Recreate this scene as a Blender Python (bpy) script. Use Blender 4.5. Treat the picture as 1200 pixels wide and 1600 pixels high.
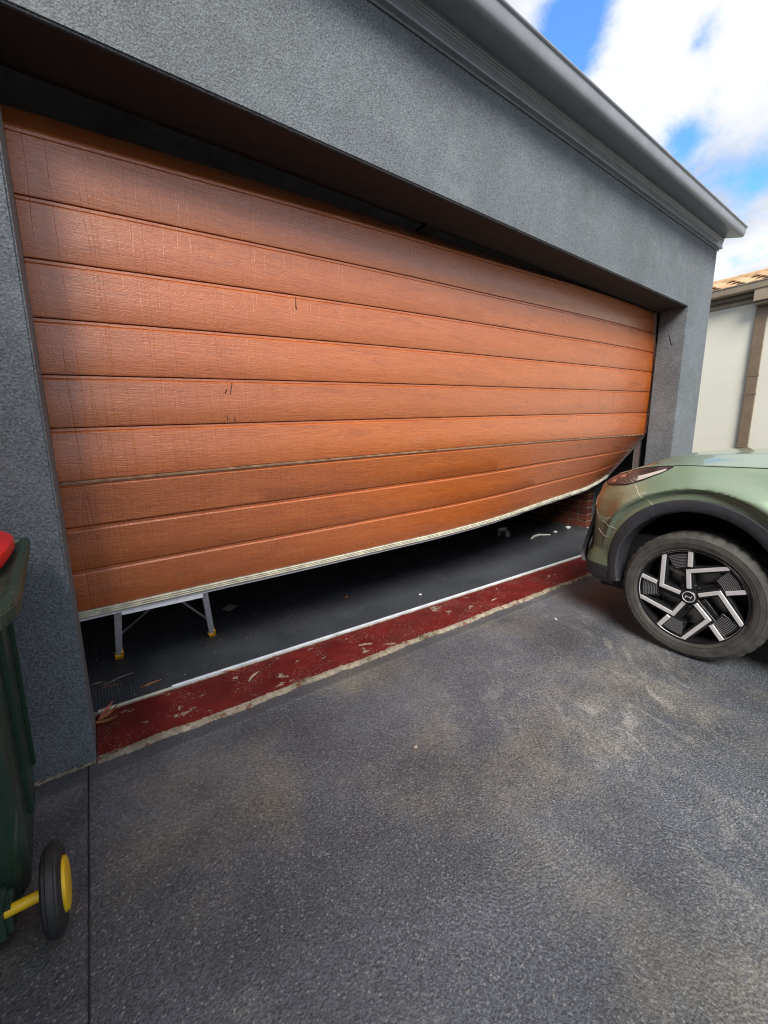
import bpy, bmesh, math, random
from mathutils import Vector, Matrix
R = math.radians
random.seed(7)
for o in list(bpy.data.objects): bpy.data.objects.remove(o)
scene = bpy.context.scene
COL = scene.collection

# ------------------------------------------------------------------ camera
cd = bpy.data.cameras.new('camera'); cam = bpy.data.objects.new('camera', cd); COL.objects.link(cam)
cd.sensor_fit = 'HORIZONTAL'; cd.sensor_width = 36.0; cd.lens = 36.0 * 638.9 / 1200.0
cd.clip_start = 0.02; cd.clip_end = 3000
rt = Vector((0.8139, -0.5809, -0.0096)); fw = Vector((0.5700, 0.8016, -0.1807)); up = rt.cross(fw).normalized()
rt = fw.cross(up).normalized()
mw = Matrix(((rt.x, up.x, -fw.x), (rt.y, up.y, -fw.y), (rt.z, up.z, -fw.z))).to_4x4()
mw.translation = Vector((0.106, -1.697, 1.17)); cam.matrix_world = mw
scene.camera = cam
cy = scene.cycles
cy.use_denoising = True; cy.denoising_prefilter = 'NONE'; cy.max_bounces = 7; cy.diffuse_bounces = 4; cy.glossy_bounces = 4; cy.caustics_reflective = False; cy.pixel_filter_type = 'BLACKMAN_HARRIS'; cy.filter_width = 1.15

# ------------------------------------------------------------------ world / sun
SUN_EL, SUN_AZ = R(45), R(215)
w = bpy.data.worlds.new('World'); scene.world = w; w.use_nodes = True
nt = w.node_tree; nt.nodes.clear(); L = nt.links.new
def wn(t, **k):
    n = nt.nodes.new(t)
    for a, b in k.items(): setattr(n, a, b)
    return n
def wmath(op, a, b=None, c=None, clamp=False):
    n = wn('ShaderNodeMath', operation=op); n.use_clamp = clamp
    for i, v in enumerate((a, b, c)):
        if v is None: continue
        if isinstance(v, (int, float)): n.inputs[i].default_value = v
        else: L(v, n.inputs[i])
    return n.outputs[0]
sky = wn('ShaderNodeTexSky', sky_type='NISHITA', sun_disc=False)
sky.sun_elevation = SUN_EL; sky.sun_rotation = SUN_AZ; sky.air_density = 1.0; sky.dust_density = 0.6; sky.ozone_density = 2.0
tc = wn('ShaderNodeTexCoord'); sep = wn('ShaderNodeSeparateXYZ'); L(tc.outputs['Generated'], sep.inputs[0])
zc = wmath('ADD', wmath('MAXIMUM', sep.outputs[2], 0.0), 0.22)
cmb = wn('ShaderNodeCombineXYZ'); L(wmath('DIVIDE', sep.outputs[0], zc), cmb.inputs[0]); L(wmath('DIVIDE', sep.outputs[1], zc), cmb.inputs[1])
cmb.inputs[2].default_value = 3.3
n1 = wn('ShaderNodeTexNoise'); n1.inputs['Scale'].default_value = 2.3; n1.inputs['Detail'].default_value = 8; n1.inputs['Roughness'].default_value = 0.6; n1.inputs['Distortion'].default_value = 0.25
L(cmb.outputs[0], n1.inputs['Vector'])
n2 = wn('ShaderNodeTexNoise'); n2.inputs['Scale'].default_value = 2.6; n2.inputs['Detail'].default_value = 5; n2.inputs['Roughness'].default_value = 0.5
L(cmb.outputs[0], n2.inputs['Vector'])
cov = wmath('ADD', wmath('MULTIPLY', n1.outputs[0], 1.0), 0.125)
# clear patches between the clouds, each a direction in the sky with its own size
HOLES = [((0.6597, 0.4346, 0.6131), 0.050, 0.36), ((0.6823, 0.4504, 0.5759), 0.040, 0.30), ((0.6723, 0.4032, 0.6208), 0.040, 0.26), ((0.778, 0.3045, 0.5496), 0.040, 0.20),
         ((0.8268, 0.323, 0.4604), 0.046, 0.24), ((0.8918, 0.247, 0.3792), 0.042, 0.26), ((0.9184, 0.2673, 0.2917), 0.06, 0.10)]
for d, rad, amt in HOLES:
    v = Vector(d).normalized()
    sub = wn('ShaderNodeVectorMath', operation='DISTANCE'); L(tc.outputs['Generated'], sub.inputs[0]); sub.inputs[1].default_value = v
    g = wmath('SUBTRACT', 1.0, wmath('DIVIDE', sub.outputs['Value'], rad * 1.7), clamp=True)
    g = wmath('MULTIPLY', g, g)
    cov = wmath('SUBTRACT', cov, wmath('MULTIPLY', g, amt * 1.0))
mr = wn('ShaderNodeMapRange', interpolation_type='SMOOTHSTEP'); L(cov, mr.inputs[0])
mr.inputs[1].default_value = 0.36; mr.inputs[2].default_value = 0.58
cr = wn('ShaderNodeValToRGB'); L(n2.outputs[0], cr.inputs[0])
cr.color_ramp.elements[0].position = 0.40; cr.color_ramp.elements[0].color = (1.7, 1.9, 2.25, 1)
cr.color_ramp.elements[1].position = 0.64; cr.color_ramp.elements[1].color = (3.0, 3.0, 3.06, 1)
mx = wn('ShaderNodeMix', data_type='RGBA'); L(mr.outputs[0], mx.inputs['Factor'])
tint = wn('ShaderNodeMix', data_type='RGBA', blend_type='MULTIPLY'); tint.inputs['Factor'].default_value = 1
L(sky.outputs[0], tint.inputs['A']); tint.inputs['B'].default_value = (0.50, 0.80, 1.08, 1)
L(tint.outputs['Result'], mx.inputs['A']); L(cr.outputs[0], mx.inputs['B'])
bg = wn('ShaderNodeBackground'); bg.inputs['Strength'].default_value = 0.13
L(mx.outputs['Result'], bg.inputs['Color']); wo = wn('ShaderNodeOutputWorld'); L(bg.outputs[0], wo.inputs[0])

sl = bpy.data.lights.new('sun', 'SUN'); sl.energy = 2.0; sl.angle = R(28); sl.color = (1.0, 0.95, 0.86)
so = bpy.data.objects.new('sun', sl); COL.objects.link(so)
sd = Vector((math.sin(SUN_AZ) * math.cos(SUN_EL), math.cos(SUN_AZ) * math.cos(SUN_EL), math.sin(SUN_EL)))
so.rotation_euler = (-sd).to_track_quat('-Z', 'Y').to_euler(); so.location = (-4, -6, 12)
vs = scene.view_settings; vs.view_transform = 'Standard'; vs.look = 'None'; vs.gamma = 1; vs.exposure = 1.46
try: vs.use_curve_mapping = False
except Exception: pass

# ------------------------------------------------------------------ materials
class NB:
    """small node-tree builder"""
    def __init__(s, name):
        s.m = bpy.data.materials.new(name); s.m.use_nodes = True; s.t = s.m.node_tree; s.t.nodes.clear()
        s.b = s.n('ShaderNodeBsdfPrincipled'); s.o = s.n('ShaderNodeOutputMaterial'); s.l(s.b.outputs[0], s.o.inputs[0])
        s.tc = s.n('ShaderNodeTexCoord'); s.vec = s.tc.outputs['Object']
    def n(s, t, **k):
        x = s.t.nodes.new(t)
        for a, b in k.items(): setattr(x, a, b)
        return x
    def l(s, a, b): s.t.links.new(a, b)
    def set(s, **k):
        for a, v in k.items():
            i = s.b.inputs[a.replace('_', ' ')]
            if hasattr(v, 'links') or hasattr(v, 'is_linked'): s.l(v, i)
            else: i.default_value = v
        return s
    def map(s, scale=(1, 1, 1), rot=(0, 0, 0), loc=(0, 0, 0), vec=None):
        x = s.n('ShaderNodeMapping'); s.l(vec or s.vec, x.inputs[0]); x.inputs['Scale'].default_value = scale
        x.inputs['Rotation'].default_value = rot; x.inputs['Location'].default_value = loc; return x.outputs[0]
    def noise(s, sc, det=4, ro=0.55, vec=None, dist=0.0):
        x = s.n('ShaderNodeTexNoise'); s.l(vec or s.vec, x.inputs['Vector'])
        x.inputs['Scale'].default_value = sc; x.inputs['Detail'].default_value = det; x.inputs['Roughness'].default_value = ro; x.inputs['Distortion'].default_value = dist
        return x.outputs[0]
    def vor(s, sc, feat='F1', vec=None, out='Distance', rnd=1.0):
        x = s.n('ShaderNodeTexVoronoi', feature=feat); s.l(vec or s.vec, x.inputs['Vector']); x.inputs['Scale'].default_value = sc; x.inputs['Randomness'].default_value = rnd
        return x.outputs[out]
    def math(s, op, a, b=None, clamp=False):
        x = s.n('ShaderNodeMath', operation=op); x.use_clamp = clamp
        for i, v in enumerate((a, b)):
            if v is None: continue
            if isinstance(v, (int, float)): x.inputs[i].default_value = v
            else: s.l(v, x.inputs[i])
        return x.outputs[0]
    def rng(s, v, a, b, c=0.0, d=1.0):
        x = s.n('ShaderNodeMapRange'); s.l(v, x.inputs[0])
        for i, q in enumerate((a, b, c, d)): x.inputs[i + 1].default_value = q
        return x.outputs[0]
    def mix(s, f, a, b, mode='MIX'):
        x = s.n('ShaderNodeMix', data_type='RGBA', blend_type=mode)
        for i, v in (('Factor', f), ('A', a), ('B', b)):
            if isinstance(v, (int, float)): x.inputs[i].default_value = v
            elif isinstance(v, tuple): x.inputs[i].default_value = (*v, 1) if len(v) == 3 else v
            else: s.l(v, x.inputs[i])
        return x.outputs['Result']
    def bump(s, h, strength=0.3, dist=0.01, nrm=None):
        x = s.n('ShaderNodeBump'); s.l(h, x.inputs['Height']); x.inputs['Strength'].default_value = strength; x.inputs['Distance'].default_value = dist
        if nrm is not None: s.l(nrm, x.inputs['Normal'])
        return x.outputs[0]

def simple(name, col, rough=0.5, metal=0.0, grain=60, var=0.15, bump=0.1, bscale=200, **k):
    b = NB(name)
    f = b.rng(b.noise(grain, 5), 0.3, 0.7)
    c = b.mix(f, tuple(x * (1 - var) for x in col), tuple(min(1, x * (1 + var)) for x in col))
    b.set(Base_Color=c, Roughness=rough, Metallic=metal, **k)
    if bump: b.set(Normal=b.bump(b.noise(bscale, 3), bump, 0.002))
    return b.m

def mat_stucco(name, base, seed=0.0):
    b = NB(name)
    v = b.map(loc=(seed, seed, 0))
    mott = b.rng(b.noise(1.3, 6, 0.6, v), 0.3, 0.7)
    c = b.mix(mott, tuple(x * 0.78 for x in base), tuple(x * 1.20 for x in base))
    cs = b.n('ShaderNodeSeparateColor'); b.l(b.vor(210, vec=v, out='Color'), cs.inputs[0])
    grain = b.rng(b.math('ADD', b.math('MULTIPLY', cs.outputs[0], 0.5), b.math('MULTIPLY', b.rng(b.noise(130, 3, 0.75, v), 0.3, 0.7), 0.5)), 0.2, 0.8)
    g2 = b.n('ShaderNodeVectorMath', operation='SCALE'); b.l(c, g2.inputs[0]); b.l(b.rng(grain, 0, 1, 0.58, 1.42), g2.inputs['Scale'])
    c = g2.outputs[0]
    dust = b.rng(b.noise(4, 8, 0.75, v), 0.52, 0.70)
    c = b.mix(b.math('MULTIPLY', dust, 0.42), c, (base[0] * 1.7 + .03, base[1] * 1.7 + .03, base[2] * 1.6 + .03))
    sc = b.map((1, 1, 0.35))
    spk = b.math('GREATER_THAN', b.noise(70, 2, 0.5, sc), 0.735)
    c = b.mix(b.math('MULTIPLY', spk, 0.5), c, (base[0] * 2.5, base[1] * 2.5, base[2] * 2.5))
    h = b.math('ADD', b.math('MULTIPLY', b.noise(105, 3, 0.7, v), 1.0), b.math('MULTIPLY', b.vor(150, vec=v), 0.4))
    b.set(Base_Color=c, Roughness=0.8, Normal=b.bump(h, 0.7, 0.005)); return b.m

def mat_door():
    b = NB('embossed_wood_grain_steel')
    oi = b.n('ShaderNodeObjectInfo')
    off = b.n('ShaderNodeCombineXYZ'); b.l(b.math('MULTIPLY', oi.outputs['Random'], 7.0), off.inputs[0])
    add = b.n('ShaderNodeVectorMath', operation='ADD'); b.l(b.vec, add.inputs[0]); b.l(off.outputs[0], add.inputs[1])
    v0 = add.outputs[0]
    g1 = b.noise(1, 6, 0.62, b.map((9, 9, 150), vec=v0), 1.2)
    g2 = b.noise(1, 4, 0.6, b.map((30, 30, 320), vec=v0), 0.6)
    big = b.noise(1, 4, 0.6, b.map((1.4, 1, 9), vec=v0), 0.8)
    base = b.mix(b.rng(g1, 0.3, 0.7), (0.41, 0.090, 0.016), (0.57, 0.155, 0.030))
    base = b.mix(b.rng(big, 0.5, 0.75, 0, 0.45), base, (0.39, 0.086, 0.016))
    streak = b.rng(b.noise(1, 3, 0.5, b.map((16, 16, 90), vec=v0), 0.3), 0.66, 0.78, 0, 0.35)
    base = b.mix(streak, base, (0.19, 0.048, 0.014))
    tone = b.n('ShaderNodeVectorMath', operation='SCALE'); b.l(base, tone.inputs[0]); b.l(b.rng(oi.outputs['Random'], 0, 1, 0.90, 1.05), tone.inputs['Scale']); base = tone.outputs[0]
    blot = b.rng(b.noise(1, 6, 0.65, b.map((3.5, 3, 20), vec=v0), 0.6), 0.54, 0.66, 0, 0.35)
    base = b.mix(blot, base, (0.25, 0.055, 0.014))
    dust = b.rng(b.noise(7, 8, 0.75), 0.60, 0.8, 0, 0.2)
    base = b.mix(dust, base, (0.45, 0.40, 0.34))
    # vertical embossed saw lines, the same on every board
    saw = b.noise(1, 2, 0.5, b.map((22, 0, 0.5)), 0.0)
    saw = b.rng(b.math('ABSOLUTE', b.math('SUBTRACT', saw, 0.5)), 0.0, 0.013, 1, 0)
    saw2 = b.noise(1, 2, 0.5, b.map((70, 0, 3.0), loc=(3, 0, 0)), 0.0)
    saw2 = b.rng(b.math('ABSOLUTE', b.math('SUBTRACT', saw2, 0.5)), 0.0, 0.03, 1, 0)
    gate = b.rng(b.noise(2.2, 2), 0.42, 0.62)
    h = b.math('ADD', b.math('MULTIPLY', g1, 1.0), b.math('MULTIPLY', g2, 0.55))
    h = b.math('ADD', h, b.math('MULTIPLY', b.noise(120, 3, 0.7, b.map((0.6, 1, 1))), 0.6))
    h = b.math('SUBTRACT', h, b.math('MULTIPLY', saw, 0.42))
    h = b.math('SUBTRACT', h, b.math('MULTIPLY', b.math('MULTIPLY', saw2, gate), 0.07))
    rough = b.rng(b.noise(1, 5, 0.6, b.map((3, 1, 22), vec=v0)), 0.35, 0.7, 0.26, 0.42)
    b.set(Base_Color=base, Roughness=rough, Normal=b.bump(h, 0.65, 0.0030), Specular_IOR_Level=1.0, Coat_Weight=1.0, Coat_Roughness=0.18, Coat_Normal=b.bump(h, 0.35, 0.002)); return b.m

def mat_concrete():
    b = NB('dark_sealed_stippled_concrete')
    sepn = b.n('ShaderNodeSeparateXYZ'); b.l(b.vec, sepn.inputs[0])
    warp = b.n('ShaderNodeVectorMath', operation='SCALE'); nz = b.n('ShaderNodeTexNoise'); b.l(b.vec, nz.inputs['Vector']); nz.inputs['Scale'].default_value = 3.2; nz.inputs['Detail'].default_value = 4
    b.l(nz.outputs['Color'], warp.inputs[0]); warp.inputs['Scale'].default_value = 0.11
    wv = b.n('ShaderNodeVectorMath', operation='ADD'); b.l(b.vec, wv.inputs[0]); b.l(warp.outputs[0], wv.inputs[1])
    d = b.vor(2.7, 'F1', wv.outputs[0]); cid = b.vor(2.7, 'F1', wv.outputs[0], 'Color')
    ring = b.math('SINE', b.math('ADD', b.math('MULTIPLY', d, 230), b.math('MULTIPLY', b.noise(70, 3), 5.0)))
    gate = b.rng(b.noise(2.3, 3), 0.36, 0.58)
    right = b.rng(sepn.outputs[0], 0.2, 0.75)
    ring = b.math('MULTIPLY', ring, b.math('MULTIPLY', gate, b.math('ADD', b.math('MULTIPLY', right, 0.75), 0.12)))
    fine = b.noise(190, 4, 0.7)
    peb = b.vor(150)
    h = b.math('ADD', b.math('MULTIPLY', ring, 0.13), b.math('MULTIPLY', fine, 1.1))
    h = b.math('SUBTRACT', h, b.math('MULTIPLY', peb, 0.55))
    h = b.math('ADD', h, b.math('MULTIPLY', b.noise(26, 3), 0.35))
    base = b.mix(b.rng(b.noise(1.1, 5), 0.35, 0.65), (0.050, 0.060, 0.080), (0.092, 0.104, 0.130))
    # worn, dusty patches, plus painted brightening towards the right
    br = b.rng(b.noise(2.0, 8, 0.62, b.map(loc=(3.1, 1.7, 0))), 0.47, 0.70)
    base = b.mix(b.rng(b.noise(120, 3, 0.7), 0.52, 0.35, 0, 0.55), base, (0.020, 0.022, 0.028))
    base = b.mix(b.math('MULTIPLY', br, b.rng(b.noise(90, 3, 0.7), 0.35, 0.6, 0.2, 0.8)), base, (0.24, 0.215, 0.16))
    wear_light = b.rng(b.noise(170, 3, 0.75), 0.50, 0.66)
    base = b.mix(b.math('MULTIPLY', wear_light, b.math('ADD', b.rng(b.noise(3.3, 5), 0.35, 0.65, 0.15, 0.5), b.math('MULTIPLY', b.rng(sepn.outputs[0], 0.3, 1.6), 0.38))), base, (0.29, 0.30, 0.31))  # pale wear flecks, strengthened along x to paint in the brighter right side
    base = b.mix(b.math('MULTIPLY', b.rng(peb, 0.0, 0.25, 1, 0), b.math('MULTIPLY', b.rng(b.noise(5.0, 4), 0.4, 0.75), 0.22)), base, (0.22, 0.21, 0.19))
    # rubbed pale tracks where tyres turn
    sc = b.noise(1, 8, 0.7, b.map((4.2, 9.5, 1), vec=b.map(rot=(0, 0, R(-55)))), 1.2)
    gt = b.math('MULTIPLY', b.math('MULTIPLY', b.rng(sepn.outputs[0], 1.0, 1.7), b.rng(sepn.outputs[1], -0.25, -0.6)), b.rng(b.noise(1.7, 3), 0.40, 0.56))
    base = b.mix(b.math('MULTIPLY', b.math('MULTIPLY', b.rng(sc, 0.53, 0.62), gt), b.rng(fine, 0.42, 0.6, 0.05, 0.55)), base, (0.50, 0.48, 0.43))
    spk = b.math('LESS_THAN', b.vor(52), 0.12)
    cell = b.math('GREATER_THAN', b.noise(60, 0), 0.52)
    base = b.mix(b.math('MULTIPLY', b.math('MULTIPLY', spk, cell), 0.75), base, (0.33, 0.31, 0.27))
    cs = b.n('ShaderNodeSeparateColor'); b.l(b.vor(230, out='Color'), cs.inputs[0])
    cs2 = b.n('ShaderNodeSeparateColor'); b.l(b.vor(120, out='Color'), cs2.inputs[0])
    gr = b.math('ADD', b.math('MULTIPLY', cs.outputs[0], 0.6), b.math('MULTIPLY', cs2.outputs[1], 0.4))
    sc3 = b.n('ShaderNodeVectorMath', operation='SCALE'); b.l(base, sc3.inputs[0]); b.l(b.math('MULTIPLY', b.rng(gr, 0.1, 0.9, 0.60, 1.42), b.rng(b.noise(1.6, 6, 0.6, b.map(loc=(7.3, 2.2, 0))), 0.36, 0.64, 0.72, 1.34)), sc3.inputs['Scale'])
    base = sc3.outputs[0]
    base = b.mix(b.rng(cs.outputs[2], 0.96, 0.985, 0, 0.55), base, (0.36, 0.35, 0.33))
    # band trowelled smooth along the sill
    bw = b.rng(sepn.outputs[1], -0.10, -0.075)
    base = b.mix(b.math('MULTIPLY', bw, 0.55), base, (0.050, 0.055, 0.068))
    ln = b.rng(b.math('ABSOLUTE', b.math('ADD', b.math('ADD', sepn.outputs[1], 0.088), b.math('MULTIPLY', b.noise(3, 3), 0.02))), 0.002, 0.006, 1, 0)
    base = b.mix(b.math('MULTIPLY', ln, b.rng(b.noise(30, 4), 0.4, 0.65, 0.1, 0.5)), base, (0.24, 0.24, 0.24))
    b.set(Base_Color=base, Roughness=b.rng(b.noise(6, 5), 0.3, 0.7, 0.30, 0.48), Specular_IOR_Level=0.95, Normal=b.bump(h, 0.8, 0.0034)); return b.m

def mat_red():
    b = NB('peeling_red_paint')
    n = b.noise(1, 9, 0.72, b.map((9, 14, 9)), 0.4)
    big = b.rng(b.noise(2.2, 3), 0.38, 0.62)
    thr = b.math('ADD', n, b.math('MULTIPLY', big, 0.09))
    ch = b.math('GREATER_THAN', thr, 0.672)
    sp = b.math('MULTIPLY', b.math('LESS_THAN', b.vor(95), 0.20), b.math('GREATER_THAN', b.noise(6, 5), 0.51))
    ch = b.math('MAXIMUM', ch, sp)
    red = b.mix(b.rng(b.noise(7, 6), 0.3, 0.7), (0.100, 0.011, 0.010), (0.185, 0.021, 0.018))
    red = b.mix(b.rng(b.noise(2.6, 5), 0.5, 0.75, 0, 0.5), red, (0.10, 0.035, 0.03))
    cc = b.mix(b.rng(b.noise(60, 4), 0.3, 0.7), (0.24, 0.17, 0.13), (0.46, 0.39, 0.32))
    crack = b.rng(b.vor(3.4, 'DISTANCE_TO_EDGE', b.map((1, 1, 1))), 0.0, 0.006, 0.7, 0)
    c = b.mix(ch, red, cc)
    b.set(Base_Color=c, Roughness=0.42, Normal=b.bump(b.math('SUBTRACT', b.noise(90, 4), b.math('MULTIPLY', ch, 0.7)), 0.5, 0.003)); return b.m

def mat_mat():
    b = NB('ribbed_black_rubber')
    sp = b.n('ShaderNodeSeparateXYZ'); b.l(b.vec, sp.inputs[0])
    rib = b.math('SINE', b.math('MULTIPLY', sp.outputs[0], 2 * math.pi / 0.012))
    c = b.mix(b.rng(b.noise(3, 6), 0.3, 0.7), (0.042, 0.046, 0.055), (0.068, 0.073, 0.086))
    c = b.mix(b.rng(b.noise(60, 6, 0.7), 0.60, 0.78, 0, 0.35), c, (0.14, 0.13, 0.12))
    spk = b.math('MULTIPLY', b.math('LESS_THAN', b.vor(42), 0.07), b.math('GREATER_THAN', b.noise(12, 2), 0.54))
    c = b.mix(spk, c, (0.35, 0.34, 0.3))
    b.set(Base_Color=c, Roughness=0.5, Normal=b.bump(rib, 0.55, 0.0016)); return b.m

def mat_paint():
    b = NB('sage_green_metallic_paint')
    fl = b.vor(900, out='Color')
    c = b.mix(b.rng(b.noise(700, 2), 0.3, 0.7), (0.215, 0.290, 0.200), (0.275, 0.360, 0.250))
    d = b.rng(b.noise(5, 7, 0.7), 0.5, 0.8, 0, 0.12)
    c = b.mix(d, c, (0.36, 0.32, 0.26))
    b.set(Base_Color=c, Metallic=0.40, Roughness=0.36, Coat_Weight=1.0, Coat_Roughness=0.03); return b.m

def mat_brick():
    b = NB('red_clay_brick')
    oi = b.n('ShaderNodeObjectInfo')
    c = b.mix(oi.outputs['Random'], (0.11, 0.028, 0.016), (0.22, 0.058, 0.032))
    c = b.mix(b.rng(b.noise(35, 5), 0.35, 0.7, 0, 0.6), c, (0.10, 0.035, 0.025))
    b.set(Base_Color=c, Roughness=0.85, Normal=b.bump(b.noise(160, 4), 0.6, 0.003)); return b.m

def mat_tile():
    b = NB('tan_concrete_roof_tile')
    oi = b.n('ShaderNodeObjectInfo')
    c = b.mix(oi.outputs['Random'], (0.40, 0.25, 0.13), (0.52, 0.35, 0.20))
    c = b.mix(b.rng(b.noise(14, 6), 0.42, 0.72, 0, 0.6), c, (0.26, 0.17, 0.11))
    b.set(Base_Color=c, Roughness=0.85, Normal=b.bump(b.noise(120, 4), 0.5, 0.003)); return b.m

def mat_bin():
    b = NB('scuffed_dark_green_plastic')
    c = b.mix(b.rng(b.noise(4, 6), 0.3, 0.7), (0.014, 0.036, 0.025), (0.026, 0.062, 0.042))
    s1 = b.rng(b.noise(1, 7, 0.75, b.map((22, 22, 3), (0.2, 0.3, 0)), 0.8), 0.54, 0.72, 0, 0.8)
    s1 = b.math('MULTIPLY', s1, b.rng(b.noise(4, 3), 0.42, 0.58))
    c = b.mix(s1, c, (0.20, 0.20, 0.17))
    s2 = b.rng(b.noise(1, 4, 0.6, b.map((70, 70, 5), (0.5, 0.1, 0.3))), 0.66, 0.72, 0, 0.45)
    c = b.mix(s2, c, (0.12, 0.16, 0.13))
    b.set(Base_Color=c, Roughness=b.rng(b.noise(8, 4), 0.3, 0.7, 0.36, 0.55), Normal=b.bump(b.noise(240, 3), 0.25, 0.002)); return b.m

def mat_rubber(name='worn_tyre_rubber'):
    b = NB(name)
    c = b.mix(b.rng(b.noise(18, 7, 0.7), 0.35, 0.7), (0.034, 0.034, 0.033), (0.078, 0.075, 0.069))
    b.set(Base_Color=c, Roughness=0.72, Normal=b.bump(b.noise(150, 4), 0.35, 0.002)); return b.m

def mat_edge():
    b = NB('crumbling_mortar')
    c = b.mix(b.rng(b.noise(30, 7, 0.7), 0.3, 0.7), (0.20, 0.165, 0.12), (0.50, 0.44, 0.35))
    moss = b.math('MULTIPLY', b.rng(b.noise(3.0, 3), 0.48, 0.6), b.rng(b.noise(60, 5), 0.4, 0.6))
    c = b.mix(moss, c, (0.07, 0.075, 0.035))
    rp = b.math('GREATER_THAN', b.noise(24, 5), 0.60)
    c = b.mix(b.math('MULTIPLY', rp, 0.7), c, (0.17, 0.03, 0.02))
    b.set(Base_Color=c, Roughness=0.95, Normal=b.bump(b.noise(120, 5, 0.7), 1.0, 0.006)); return b.m

M = dict(
    stucco=mat_stucco('charcoal_textured_render', (0.138, 0.156, 0.176)),
    reveal=mat_stucco('charcoal_smooth_render', (0.095, 0.105, 0.118), 4.0),
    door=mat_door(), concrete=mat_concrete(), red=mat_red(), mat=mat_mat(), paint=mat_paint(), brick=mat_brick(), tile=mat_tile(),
    bin=mat_bin(), tyre=mat_rubber(), edge=mat_edge(),
    gutter=simple('dark_grey_painted_steel', (0.26, 0.275, 0.31), 0.34, 0.0, 9, 0.10, 0.04, 90),
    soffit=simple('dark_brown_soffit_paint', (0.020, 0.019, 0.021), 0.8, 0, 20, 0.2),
    seal=simple('cream_rubber_seal', (0.62, 0.60, 0.50), 0.6, 0, 25, 0.25),
    alu=simple('brushed_aluminium', (0.78, 0.82, 0.88), 0.42, 0.15, 40, 0.12),
    whitealu=simple('white_aluminium_strip', (0.66, 0.70, 0.76), 0.42, 0.1, 14, 0.18),
    steel=simple('galvanised_steel', (0.42, 0.43, 0.45), 0.4, 0.8, 30, 0.2),
    yellow=simple('yellow_plastic', (0.95, 0.60, 0.015), 0.42, 0, 30, 0.10),
    amber=simple('amber_rubber_foot', (0.98, 0.48, 0.02), 0.5, 0, 60, 0.12),
    redlid=simple('red_plastic_lid', (0.80, 0.008, 0.012), 0.33, 0, 12, 0.12, 0.05, 60),
    binrub=simple('black_wheel_rubber', (0.022, 0.023, 0.024), 0.6, 0, 25, 0.45, 0.3, 90),
    mortar=simple('grey_mortar', (0.48, 0.44, 0.40), 0.95, 0, 50, 0.25, 0.6, 120),
    inner=simple('unpainted_garage_lining', (0.55, 0.54, 0.52), 0.9, 0, 6, 0.2),
    black=simple('black_void_plastic', (0.010, 0.010, 0.011), 0.6, 0, 30, 0.2),
    clad=simple('charcoal_moulded_plastic', (0.034, 0.036, 0.045), 0.52, 0, 25, 0.25, 0.45, 420),
    rimsil=simple('machined_silver_alloy', (0.66, 0.66, 0.68), 0.36, 0.35, 50, 0.06, 0),
    rimblk=simple('gloss_black_alloy', (0.012, 0.012, 0.014), 0.25, 0, 30, 0.1, 0),
    ribgrey=simple('grey_wheel_insert', (0.15, 0.15, 0.16), 0.4, 0.2, 50, 0.1, 0),
    disc=simple('brake_disc_steel', (0.25, 0.24, 0.23), 0.35, 0.9, 30, 0.2, 0),
    cream=simple('cream_wall_render', (0.68, 0.67, 0.59), 0.85, 0, 1.4, 0.05, 0.15, 90),
    taupe=simple('taupe_gutter_paint', (0.30, 0.245, 0.18), 0.5, 0, 6, 0.12),
    taupedark=simple('brown_fascia_paint', (0.20, 0.155, 0.115), 0.6, 0, 6, 0.12),
    bronze=simple('bronze_downpipe_paint', (0.175, 0.130, 0.090), 0.5, 0, 6, 0.12),
    leaf=simple('dry_eucalyptus_leaf', (0.36, 0.15, 0.06), 0.6, 0, 30, 0.35),
    leafred=simple('reddish_dry_leaf', (0.42, 0.14, 0.09), 0.6, 0, 30, 0.4),
    leafpale=simple('pale_dry_leaf', (0.40, 0.33, 0.24), 0.7, 0, 30, 0.3),
    bit=simple('white_plaster_crumb', (0.75, 0.74, 0.70), 0.8, 0, 40, 0.1),
    paper=simple('grey_paper', (0.36, 0.34, 0.32), 0.8, 0, 30, 0.15),
    violet=simple('faded_violet_wrapper', (0.20, 0.19, 0.30), 0.5, 0, 30, 0.15),
    lampbar=simple('pale_lamp_guide', (0.50, 0.45, 0.42), 0.25, 0, 30, 0.05, 0),
    chrome=simple('chrome_reflector', (0.7, 0.68, 0.68), 0.12, 1.0, 30, 0.05, 0),
    pale=simple('pale_concrete_paving', (0.22, 0.215, 0.20), 0.9, 0, 1.2, 0.15, 0.3, 60),
    earth=simple('grey_brown_ground', (0.10, 0.095, 0.085), 0.95, 0, 0.8, 0.3, 0.4, 20),
)
b_ = NB('tinted_lamp_lens'); b_.set(Base_Color=(0.050, 0.030, 0.028, 1), Roughness=0.06, Coat_Weight=0.6, Specular_IOR_Level=0.8); M['lens'] = b_.m
b_ = NB('car_window_glass'); b_.set(Base_Color=(0.012, 0.014, 0.015, 1), Roughness=0.03, Specular_IOR_Level=0.6); M['glass'] = b_.m

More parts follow.
